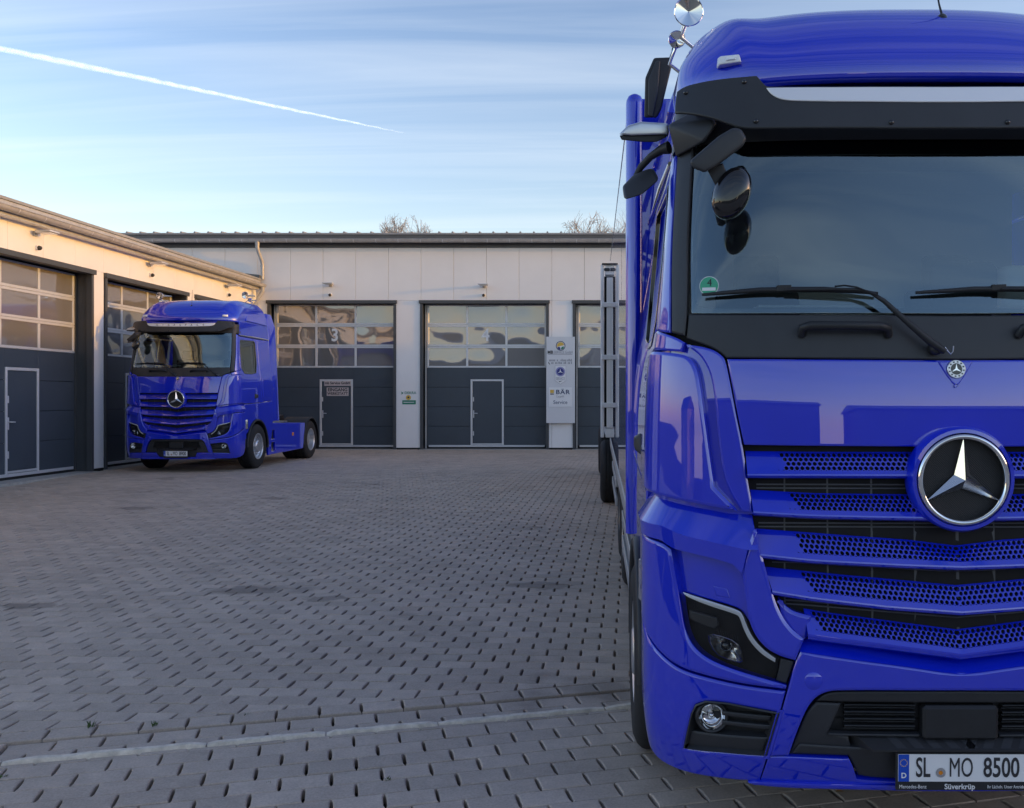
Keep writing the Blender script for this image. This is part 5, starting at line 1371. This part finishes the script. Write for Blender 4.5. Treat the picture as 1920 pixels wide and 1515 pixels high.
    H('ramp_mirror', [Q(x, y, d) for x, y, d in ((1165, 357, .55), (1169, 383, .50), (1202, 373, .48), (1234, 345, .50), (1222, 322, .55), (1186, 336, .58), (1168, 378, .68), (1203, 369, .68), (1232, 343, .66), (1190, 338, .70))], M['trim'], 0.016)
    H('mirror_glass', [Q(x, y, d) for x, y, d in ((1170, 380, .695), (1203, 366, .695), (1230, 343, .675), (1192, 341, .712), (1172, 358, .705))], M['mirror'], 0.002)
    am = MB(); pts = [Q(1252, 286, .50), Q(1238, 290, .52), Q(1218, 303, .56), Q(1200, 322, .60), Q(1190, 338, .60)]
    am.tube([(p.x if not sgn else -p.x, p.y, p.z) for p in pts], [0.030, 0.022, 0.017, 0.017, 0.012], 10); am.build('mirror_arm', M['black'], mg, smooth=60)
    # dark vertical air dam behind the cab roof
    H2 = MB().hull([(p.x if not sgn else -p.x, p.y, p.z) for p in [Q(x, y, d) for x, y in ((1204, 238), (1206, 165), (1222, 128), (1254, 127), (1256, 140), (1236, 222), (1228, 238)) for d in (2.0, 2.12)]])
    H2.build('air_dam', M['black'], T, bevel=0.015, smooth=40)
    H3 = MB().hull([(p.x if not sgn else -p.x, p.y, p.z) for p in [Q(x, y, d) for x, y in ((1211, 234), (1212, 168), (1226, 133), (1234, 133), (1230, 190), (1221, 236)) for d in (1.985, 2.01)]])
    H3.build('air_dam_rib', M['trim'], T, bevel=0.008, smooth=40)
# ---------------- wipers and grab handles
for k, dx in enumerate((0.0, 0.93)):
    wp = empty('wiper', parent=T)
    def wpt(px, py, o_): 
        u, z = PX(px, py, o_); p = S(u-dx, z, o_); return p
    blade = [wpt(x, y, .022) for x, y in ((1314, 556), (1360, 552), (1420, 547), (1480, 546), (1540, 546), (1600, 549), (1640, 553))]
    MB().tube(blade, [0.006, 0.009, 0.011, 0.012, 0.012, 0.010, 0.006], 8).build('wiper_blade', M['black'], wp, smooth=60)
    mb = MB(); a, b = wpt(1453, 544, .036), wpt(1480, 543, .036); mb.hull([a+Vector((0, 0, .014)), a-Vector((0, 0, .012)), b+Vector((0, 0, .014)), b-Vector((0, 0, .012)), a+Vector((0, .02, .012)), b+Vector((0, .02, .012)), a+Vector((0, .02, -.012)), b+Vector((0, .02, -.012))]); mb.build('blade_clip', M['black'], wp, bevel=0.003)
    arm = [wpt(x, y, o_) for x, y, o_ in ((1470, 546, .04), (1560, 545, .055), (1605, 546, .06), (1628, 552, .06), (1652, 567, .06), (1700, 610, .055), (1738, 642, .05), (1765, 660, .045))]
    MB().tube(arm, [0.006, 0.007, 0.007, 0.008, 0.010, 0.013, 0.016, 0.014], 8).build('wiper_arm', M['black'], wp, smooth=60)
    MB().tube([wpt(1560, 540, .05), wpt(1578, 538, .06), wpt(1600, 541, .07), wpt(1640, 556, .07)], 0.004, 6).build('washer_hose', M['black'], wp, smooth=60)
    hk = [wpt(1765, 652, .05), wpt(1771, 660, .05), wpt(1776, 665, .05), wpt(1780, 660, .05), wpt(1781, 650, .045)]; MB().tube(hk, 0.0025, 6).build('wiper_spring', M['silver'], wp, smooth=60)
    c = wpt(1748, 655, .02); MB().lathe([(0.026, 0.03), (0.026, -0.012), (0.018, -0.022), (0.0, -0.024)], 20, Matrix.Translation(c)).build('wiper_pivot', M['black'], wp, smooth=50)
for sgn in (1, -1):
    pts = [S(*PX(x, y, o_), o_) for x, y, o_ in ((1500, 630, .0), (1501, 616, .03), (1515, 612, .045), (1580, 612, .05), (1645, 613, .045), (1659, 617, .03), (1660, 631, .0))]
    MB().tube([(sgn*-1*-p.x, p.y, p.z) for p in pts], [0.018, 0.019, 0.019, 0.018, 0.019, 0.019, 0.018], 12).build('grab_handle', M['black'], T, smooth=60)
# ---------------- cab inside
MB().box(-1.08, 1.08, 2.05, 2.12, 1.2, 3.25).build('rear_wall', M['beige'], T)
MB().box(-1.14, 1.14, 0.55, 2.05, 1.30, 1.36).build('cab_floor', M['dash'], T)
MB().box(-1.08, 1.08, 0.55, 2.05, 3.12, 3.16).build('ceiling', M['beige'], T)
MB().hull([(x, y, z) for x in (-1.08, 1.08) for y, z in ((0.42, 2.14), (0.70, 2.22), (0.95, 2.16), (1.0, 1.8), (0.5, 1.8))]).build('dashboard', M['dash'], T, bevel=0.03, smooth=50)
MB().box(-1.0, 1.0, 0.42, 0.52, 2.93, 3.11).build('inner_sun_blind', M['seat'], T)
for x in (-0.55, 0.55):
    se = empty('seat', (x, 1.45, 1.5), parent=T)
    MB().hull([(a, b, c) for a in (-.24, .24) for b, c in ((0.08, 0.3), (0.24, 0.3), (0.30, 1.0), (0.18, 1.0))]).build('backrest', M['seat'], se, bevel=0.05, smooth=60)
    MB().hull([(a, b, c) for a in (-.13, .13) for b, c in ((0.20, 1.0), (0.30, 1.0), (0.31, 1.2), (0.23, 1.2))]).build('headrest', M['seat'], se, bevel=0.03, smooth=60)
    MB().cbox(-.25, .25, -.35, .15, 0.18, 0.34, 0.05).build('cushion', M['seat'], se, smooth=60)
sw = MB(); MXs = Matrix.Translation((0.55, 0.98, 2.20)) @ Matrix.Rotation(R(-62), 4, 'X')
sw.lathe([(0.225+0.016*math.cos(t), 0.016*math.sin(t)) for t in [2*math.pi*k/8 for k in range(9)]], 40, MXs)
sw.lathe([(0.075, 0.02), (0.07, -0.02), (0.0, -0.03)], 20, MXs)
for a in (0, 120, 240):
    d = Vector((math.cos(R(a+90)), 0, math.sin(R(a+90)))); sw.tube([MXs @ (d*0.05), MXs @ (d*0.22)], 0.014, 6)
sw.build('steering_wheel', M['black'], T, smooth=60)
# dark screen and pale box on the dashboard
a, b = Q(1735, 500, 0.55), Q(1858, 600, 0.55)
MB().cbox(a.x, b.x, 0.52, 0.56, b.z+0.02, a.z, 0.03).build('dash_screen', M['black'], T, smooth=50)
a, b = Q(1868, 506, 0.6), Q(1925, 585, 0.6)
MB().cbox(a.x, b.x, 0.56, 0.70, b.z, a.z, 0.02).build('dash_box', M['white'], T, smooth=50)
a = Q(1520, 574, 0.5); MB().cbox(a.x-0.25, a.x+0.28, 0.50, 0.66, a.z-0.02, a.z-0.008, 0.003).build('dash_papers', M['white'], T)
# green emission badge behind the glass and a row of white marks
stc = S(*PX(1327, 540, -.01), -0.0095); es = empty('emission_badge', stc, (R(-10), 0, R(-14)), parent=T)
disc('badge_rim', 0, 0, 0.042, 0, 0.001, M['txt_white'], es); disc('badge_disc', 0, 0, 0.039, -0.0015, 0.001, M['badge_green'] if 'badge_green' in M else M['green'], es)
text('badge_number', '4', 0.045, M['txt_dark'], es, (0.002, -0.003, 0.012), ext=0.0005); flat('badge_field', rect(-0.029, 0.029, -0.022, -0.008), -0.003, 0.0005, M['txt_white'], es)
# ---------------- number plates
def plate(parent, c, digits):
    p = empty('number_plate', c, parent=parent)
    MB().cbox(-0.268, 0.268, 0.0, 0.012, -0.092, 0.064, 0.004).build('plate_holder', M['black'], p)
    MB().cbox(-0.260, 0.260, -0.003, 0.0, -0.055, 0.057, 0.0012).build('plate_face', M['white'], p)
    flat('plate_band', rect(-0.259, -0.216, -0.054, 0.056), -0.0032, 0.0008, M['eublue'], p)
    text('plate_country', 'D', 0.030, M['txt_white'], p, (-0.2375, -0.0045, -0.030), ext=0.0004, bold=0.0008)
    for k in range(12):
        a = 2*math.pi*k/12; disc('plate_star', -0.2375+0.014*math.cos(a), 0.022+0.014*math.sin(a), 0.0024, -0.004, 0.0004, M['yellow'], p, 6)
    for s_, x in (('SL', -0.160), ('MO', -0.006)): text('plate_letters', s_, 0.112, M['txt_dark'], p, (x, -0.0045, 0.0), ext=0.0004, sx=0.56, bold=0.0016 if s_ == 'SL' else 0.0)
    text('plate_digits', digits, 0.112, M['txt_dark'], p, (0.157, -0.0045, 0.0), ext=0.0004, sx=0.66, bold=0.0016)
    disc('plate_seal', -0.088, -0.018, 0.020, -0.0032, 0.0008, M['alu'], p, 20); disc('plate_seal_mark', -0.088, -0.018, 0.009, -0.0042, 0.0004, M['amber'], p, 8)
    return p
pz = zc(1437, .05)
near_plate = plate(T, S(0, pz, 0.055), '8500')
text('dealer_lettering', 'Mercedes-Benz', 0.021, M['txt_white'], near_plate, (-0.20, -0.002, -0.076), ext=0.0004, sx=0.85)
text('dealer_lettering', 'Süverkrüp', 0.030, M['txt_white'], near_plate, (-0.01, -0.002, -0.076), ext=0.0004, bold=0.0006)
text('dealer_lettering', 'Ihr Lächeln. Unser Antrieb', 0.019, M['txt_white'], near_plate, (0.175, -0.002, -0.076), ext=0.0004, sx=0.72)
# model number on the door
text('model_number', '1853', 0.12, M['chrome'], T, SS(0.80, 1.60, 0.012) if False else Vector((-1.252, 0.86, 1.60)), (R(90), 0, R(-90)), ext=0.004, bold=0.003)
# ---------------- wheels
def wheel(parent, x, y, z, side, twin=False, steer=True):
    "side: -1 outer face towards -x"
    w = empty('wheel', (x, y, z), (0, 0, R(-90) if side < 0 else R(90)), parent=parent)
    # lathe axis +Y -> outer face at -Y locally
    r = 0.505
    def tyre(h0):
        prof = [(0.285, h0+0.01), (0.30, h0-0.012), (0.36, h0-0.022), (0.43, h0-0.018), (0.475, h0+0.002), (0.497, h0+0.026), (r, h0+0.05)]
        for k in range(4):
            g0 = h0+0.075+k*0.047; prof += [(r, g0-0.008), (r-0.014, g0-0.006), (r-0.014, g0+0.006), (r, g0+0.008)]
        prof += [(r, h0+0.26), (0.497, h0+0.284), (0.475, h0+0.308), (0.43, h0+0.328), (0.30, h0+0.318), (0.285, h0+0.30)]
        return prof
    ty = MB(); ty.lathe(tyre(0.0), 56)
    if twin: ty.lathe(tyre(0.335), 56)
    ty.build('tyre', M['rubber'], w, smooth=30)
    rim = MB()
    if steer: prof = [(0.29, 0.004), (0.296, -0.006), (0.285, -0.010), (0.268, 0.006), (0.262, 0.05), (0.235, 0.075), (0.20, 0.055), (0.150, 0.040), (0.140, 0.0), (0.115, -0.02), (0.0, -0.024)]
    else: prof = [(0.29, 0.004), (0.296, -0.006), (0.285, -0.010), (0.270, 0.006), (0.262, 0.09), (0.24, 0.15), (0.205, 0.17), (0.145, 0.165), (0.135, 0.06), (0.110, 0.045), (0.0, 0.04)]
    rim.lathe(prof, 48); ro = rim.build('rim', M['alu'], w, smooth=35)
    for k in range(10):
        a = 2*math.pi*k/10; h0 = 0.052 if steer else 0.168
        MB().lathe([(0.0, h0-0.045), (0.013, h0-0.045), (0.016, h0), (0.016, h0+0.01)], 8, Matrix.Translation((0.1775*math.cos(a), 0, 0.1775*math.sin(a)))).build('wheel_nut', M['chrome'], w, smooth=40)
    for k in range(10):
        a = 2*math.pi*(k+.5)/10; h0 = 0.073 if steer else 0.162
        MB().lathe([(0.0, h0-0.004), (0.020, h0-0.004), (0.022, h0+0.004)], 12, Matrix.Translation((0.232*math.cos(a), 0, 0.232*math.sin(a)))).build('rim_hole', M['deep'], w)
    return w
for s in (-1, 1): wheel(T, s*1.268, 1.30, 0.505, s)
MB().tube([(-1.0, 1.30, 0.48), (1.0, 1.30, 0.48)], 0.07, 10).build('front_axle', M['steel'], T)
CAB_PARTS = [o for o in T.children]

# ------------------------------------------------------------------ box body and chassis of the near truck
for s in (-1, 1): MB().cbox(s*0.42-0.04, s*0.42+0.04, 0.6, 10.4, 0.70, 0.96, 0.01).build('chassis_rail', M['steel'], T)
body = empty('box_body', parent=T)
bx, by0, by1, bz0, bz1 = 1.270, 2.42, 10.62, 0.985, 3.82
MB().box(-bx+0.05, bx-0.05, by0+0.06, by1-0.02, bz0, bz1-0.02).build('box_core', M['deep'], body)
for s in (-1, 1):
    for k in range(1):
        a, b = by0+0.07, by1
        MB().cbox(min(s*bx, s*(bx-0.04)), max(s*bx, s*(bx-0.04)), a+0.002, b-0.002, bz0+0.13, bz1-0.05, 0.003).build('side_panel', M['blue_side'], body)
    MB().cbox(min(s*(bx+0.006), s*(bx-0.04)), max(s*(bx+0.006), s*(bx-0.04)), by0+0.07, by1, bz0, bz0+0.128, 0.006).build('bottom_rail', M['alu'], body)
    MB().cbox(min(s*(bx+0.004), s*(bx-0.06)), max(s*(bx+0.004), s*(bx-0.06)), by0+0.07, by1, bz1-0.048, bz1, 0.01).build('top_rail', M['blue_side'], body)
    p = MB(); pr_ = [(0.0, bz0-0.02), (0.058, bz0-0.02), (0.058, bz1-0.03), (0.054, bz1-0.005), (0.042, bz1+0.02), (0.02, bz1+0.034), (0.0, bz1+0.037)]
    p.lathe([(r_, -h) for r_, h in pr_], 24, Matrix.Translation((s*(bx-0.040), by0+0.03, 0)) @ Matrix.Rotation(R(-90), 4, 'X') @ Matrix.Scale(1, 4)).build('corner_post', M['blue'], body, smooth=40)
MB().cbox(-bx+0.03, bx-0.03, by0, by0+0.05, bz0, bz1, 0.01).build('front_wall', M['blue'], body)
MB().box(-bx+0.02, bx-0.02, by0+0.06, by1, bz1-0.018, bz1+0.004).build('box_roof', M['white'], body)
for y in (5.35, 6.70):
    for s in (-1, 1): wheel(T, s*1.215, y, 0.505, s, twin=True, steer=False)
for s in (-1, 1):
    for (z0, z1) in ((0.50, 0.60), (0.72, 0.82)):
        MB().cbox(min(s*1.255, s*1.225), max(s*1.255, s*1.225), 2.35, 4.65, z0, z1, 0.006).build('side_guard', M['alu'], T)
        MB().cbox(min(s*1.255, s*1.225), max(s*1.255, s*1.225), 7.35, 9.9, z0, z1, 0.006).build('side_guard', M['alu'], T)
    MB().cbox(min(s*1.19, s*0.55), max(s*1.19, s*0.55), 2.55, 4.3, 0.42, 0.95, 0.06).build('fuel_tank', M['alu'], T, smooth=40)
    MB().box(min(s*1.20, s*0.90), max(s*1.20, s*0.90), 1.955, 1.97, 0.20, 0.80).build('mud_flap', M['rubber'], T)
    for y in (4.74, 7.32): MB().box(min(s*1.22, s*0.70), max(s*1.22, s*0.70), y, y+0.012, 0.22, 0.98).build('mud_flap', M['rubber'], T)

# ------------------------------------------------------------------ white trailer behind the box truck
ty0 = 15.05; tg = ground_z(0.2, ty0)
trl = empty('box_trailer', (1.42, ty0, tg), (PITCH, 0, 0)); tag(trl, 'white box trailer with framed front wall standing behind the box truck', 'trailer')
w2 = 1.285
MB().box(-w2+0.07, w2-0.07, 0.12, 6.6, 1.12, 3.72).build('trailer_box', M['white'], trl)
for s in (-1, 1):
    MB().cbox(s*w2-0.055*(s > 0), s*w2+0.055*(s < 0), 0.0, 0.10, 1.08, 3.78, 0.010).build('frame_post', M['white'], trl)
    MB().box(s*(w2-0.075)-0.018, s*(w2-0.075)+0.018, 0.06, 0.11, 1.25, 3.60).build('dark_gap', M['deep'], trl)
MB().cbox(-w2+0.076, w2-0.076, 0.002, 0.10, 3.62, 3.78, 0.01).build('top_rail', M['white'], trl)
MB().cbox(-w2+0.076, w2-0.076, 0.002, 0.10, 1.08, 1.22, 0.01).build('bottom_rail', M['white'], trl)
MB().cbox(-w2+0.094, w2-0.094, 0.005, 0.09, 1.23, 3.58, 0.01).build('front_panel', M['white'], trl)
for z in (1.55, 2.30, 3.12): MB().cbox(-w2+0.01, w2-0.01, -0.02, 0.02, z, z+0.075, 0.008).build('cross_bar', M['white'], trl)
for s in (-1, 1):
    for dx in (0.10, 0.22): MB().cbox(s*(w2-dx)-0.045, s*(w2-dx)+0.045, -0.012, 0.002, 3.68, 3.73, 0.012).build('marker_lamp', M['trim'], trl)
MB().cbox(-w2+0.02, w2-0.02, -0.05, 0.14, 3.782, 3.80, 0.004).build('rain_lip', M['trim'], trl)
for s in (-1, 1): wheel(trl, s*1.265, 0.55, 0.505, s, steer=False); wheel(trl, s*1.265, 5.2, 0.505, s, steer=False)
MB().box(-0.5, 0.5, 0.1, 6.5, 0.80, 1.08).build('trailer_chassis', M['steel'], trl)
# ------------------------------------------------------------------ second truck: the same cab as a tractor unit beside the wing
tr2 = empty('tractor_unit', (-8.93, 20.62, 0.0), (0, 0, R(-2.5))); tag(tr2, 'blue tractor unit without trailer parked by the left wing', 'truck')
SKIP = {'number_plate', 'emission_badge', 'air_dam', 'air_dam_rib', 'dash_screen', 'dash_box'}
for o in CAB_PARTS:
    if o.name.split('.')[0] in SKIP: continue
    if o.name == 'mirror_group.001': continue        # only one mirror cluster shows on this one
    copy_tree(o, tr2)
plate(tr2, S(0, pz, 0.055), '8900')
vs_ = zc(186, .14)
for k, ch in enumerate('GIGASPACE'):
    text('visor_lettering', ch, 0.055, M['txt_dark'], tr2, S(0.56-0.14*k, vs_, 0.142), ext=0.001)
T2 = tr2
for s in (-1, 1):
    MB().cbox(s*0.42-0.04, s*0.42+0.04, 0.6, 5.75, 0.72, 0.98, 0.01).build('chassis_rail', M['steel'], T2)
    def sd_(x0, x1): return (min(s*x0, s*x1), max(s*x0, s*x1))
    # fairing between cab and semitrailer
    MB().hull([(s*x, y, z) for x, y, z in ((1.235, 2.29, 1.05), (1.20, 2.29, 1.05), (1.11, 2.29, 3.30), (1.07, 2.29, 3.30), (1.00, 2.29, 3.62), (0.96, 2.29, 3.62), (1.235, 2.72, 1.05), (1.20, 2.72, 1.05), (1.13, 2.72, 3.30), (1.09, 2.72, 3.30), (1.02, 2.72, 3.62), (0.98, 2.72, 3.62))]).build('side_fairing', M['blue'], T2, bevel=0.015, smooth=40)
    # chassis skirt with two step recesses
    sk = [(2.02, 0.26), (4.36, 0.30), (4.48, 0.55), (4.52, 0.96), (2.05, 1.02), (1.99, 0.75)]
    holes = [[(2.20, 0.62), (2.44, 0.62), (2.44, 0.84), (2.20, 0.84)], [(2.20, 0.33), (2.44, 0.33), (2.44, 0.55), (2.20, 0.55)]]
    V, F = patch(sk, lambda y, z, off: Vector((-1.235-off, y, z)), off=0.0, thick=0.05, bev=0.012, holes=holes, grid=0.2, edge=0.08)
    skirt = mk('chassis_skirt', V, F, M['blue'], T2, mirror=s > 0)
    for z in (0.33, 0.62): MB().cbox(*sd_(1.22, 1.02), 2.19, 2.45, z-0.02, z+0.01, 0.004).build('step', M['alu'], T2)
    MB().box(*sd_(1.10, 1.08), 2.1, 2.5, 0.30, 0.88).build('step_back', M['frame'], T2)
    MB().cbox(*sd_(1.236, 1.244), 3.56, 3.68, 0.66, 0.74, 0.003).build('side_marker', M['amber'], T2)
    MB().cbox(*sd_(1.18, 0.50), 2.55, 4.35, 0.38, 0.94, 0.05).build('fuel_tank', M['alu'], T2, smooth=40)
    wheel(T2, s*1.215, 5.02, 0.505, s, twin=True, steer=False)
    fe = MB(); n_ = 24
    for k in range(n_+1):
        a = R(-12+196*k/n_); rr = 0.585
        for xx, r2 in ((1.245, rr-0.03), (1.245, rr), (1.225, rr+0.014), (0.60, rr+0.014), (0.60, rr)): fe.v.append((s*xx, 5.02-r2*math.cos(a), 0.505+r2*math.sin(a)))
    for k in range(n_):
        for j in range(4): b = k*5+j; fe.f.append([b, b+1, b+6, b+5])
    fe.build('rear_mudguard', M['black'], T2, smooth=40)
    MB().box(*sd_(1.24, 0.62), 5.61, 5.63, 0.22, 0.62).build('mud_flap', M['rubber'], T2)
    MB().cbox(*sd_(1.05, 0.70), 5.70, 5.78, 0.78, 0.90, 0.01).build('tail_lamp', M['red'], T2)
# deck, coupling and hoses behind the cab
MB().box(-0.85, 0.85, 2.35, 4.3, 0.985, 1.02).build('deck_plate', M['alu'], T2)
MB().hull([(x, y, z) for x, y, z in ((-.45, 4.55, 1.12), (.45, 4.55, 1.12), (.48, 5.0, 1.16), (-.48, 5.0, 1.16), (-.35, 5.45, 1.06), (.35, 5.45, 1.06), (-.45, 4.55, 1.04), (.45, 4.55, 1.04), (.35, 5.45, 1.0), (-.35, 5.45, 1.0))]).build('coupling_plate', M['steel'], T2, bevel=0.01)
MB().box(-0.4, 0.4, 4.8, 5.2, 0.95, 1.04).build('coupling_base', M['steel'], T2)
hs = MB()
for k in range(4):
    x = -0.45+k*0.14; hs.tube([(x, 2.40, 1.75), (x+.05, 2.55, 1.45), (x, 2.75, 1.18), (x+.06, 2.95, 1.10), (x+.02, 2.6, 1.06)], 0.018, 6)
tag(hs.build('hoses', M['rubber'], T2, smooth=60), kind='stuff')
for (x, y, w_, h_) in ((0.55, 2.6, .3, .28), (-0.55, 3.2, .25, .2), (0.6, 3.3, .22, .16)): MB().cbox(x-w_, x+w_, y-.2, y+.2, 1.02, 1.02+h_, 0.02).build('equipment_box', M['steel'], T2)
MB().tube([(-0.98, 5.02, 0.5), (0.98, 5.02, 0.5)], 0.09, 10).build('rear_axle', M['steel'], T2)
# ------------------------------------------------------------------ contrail: a long thin ice trail high above, thinning towards the aircraft
def contrail_mat():
    m = bpy.data.materials.new('contrail ice'); m.use_nodes = True; nt = m.node_tree; nt.nodes.clear(); N = nt.nodes.new; L = nt.links.new
    o = N('ShaderNodeOutputMaterial'); mx = N('ShaderNodeMixShader'); tr = N('ShaderNodeBsdfTransparent')
    ad = N('ShaderNodeAddShader')
    d = N('ShaderNodeBsdfDiffuse'); d.inputs[0].default_value = (0.66, 0.84, 1.0, 1); t = N('ShaderNodeBsdfTranslucent'); t.inputs[0].default_value = (0.66, 0.84, 1.0, 1)
    L(d.outputs[0], ad.inputs[0]); L(t.outputs[0], ad.inputs[1])
    lw = N('ShaderNodeLayerWeight'); lw.inputs['Blend'].default_value = 0.5
    g = N('ShaderNodeNewGeometry'); n = N('ShaderNodeTexNoise'); n.inputs['Scale'].default_value = 0.02; n.inputs['Detail'].default_value = 5; n.inputs['Roughness'].default_value = 0.65
    L(g.outputs['Position'], n.inputs['Vector'])
    inv = N('ShaderNodeMath'); inv.operation = 'SUBTRACT'; inv.inputs[0].default_value = 1.0; L(lw.outputs['Facing'], inv.inputs[1])
    pw = N('ShaderNodeMath'); pw.operation = 'POWER'; L(inv.outputs[0], pw.inputs[0]); pw.inputs[1].default_value = 1.4
    mr = N('ShaderNodeMapRange'); mr.inputs['From Min'].default_value = 0.3; mr.inputs['From Max'].default_value = 0.65; mr.inputs['To Min'].default_value = 0.25; mr.inputs['To Max'].default_value = 1.0; L(n.outputs['Fac'], mr.inputs['Value'])
    mu = N('ShaderNodeMath'); mu.operation = 'MULTIPLY'; L(pw.outputs[0], mu.inputs[0]); L(mr.outputs[0], mu.inputs[1])
    at = N('ShaderNodeAttribute'); at.attribute_name = 'tone'
    m2 = N('ShaderNodeMath'); m2.operation = 'MULTIPLY'; L(mu.outputs[0], m2.inputs[0]); L(at.outputs['Fac'], m2.inputs[1])
    L(m2.outputs[0], mx.inputs[0]); L(tr.outputs[0], mx.inputs[1]); L(ad.outputs[0], mx.inputs[2]); L(mx.outputs[0], o.inputs[0]); return m
def dirp(px, py): return Vector(((px-1110)/1800, 1.0, (748-py)/1800))
ALT = 1500.0
def sky_pt(px, py): d = dirp(px, py); return d*(ALT/d.z)+Vector((0, 0, CAM_H))
A, B = sky_pt(760, 250), sky_pt(-330, 22)
pts = []; rs = []; tone = []; n = 90; rnd = random.Random(5)
for k in range(n+1):
    t = k/n; p = A.lerp(B, t); w = (p.length)/1800
    pts.append(p+Vector((rnd.uniform(-1, 1), 0, rnd.uniform(-1, 1)))*w*0.5); s_ = (p-A).length/(B-A).length
    rs.append(w*(0.9+4.6*min(1, s_*1.3)**0.8)*rnd.uniform(0.88, 1.12)); tone.append(min(1, 0.35+s_*4)*(0.42 if k > 0 else 0.1))
mb = MB(); mb.tube(pts, rs, 14, cap=False)
me = bpy.data.meshes.new('contrail'); me.from_pydata(mb.v, [], mb.f); set_tone(me, [tone[i//14] for i in range(len(mb.v))])
ct = link_mesh('contrail', me, contrail_mat(), None, 180); tag(ct, 'long white aircraft contrail slanting down across the sky', 'contrail')
ct.visible_shadow = True
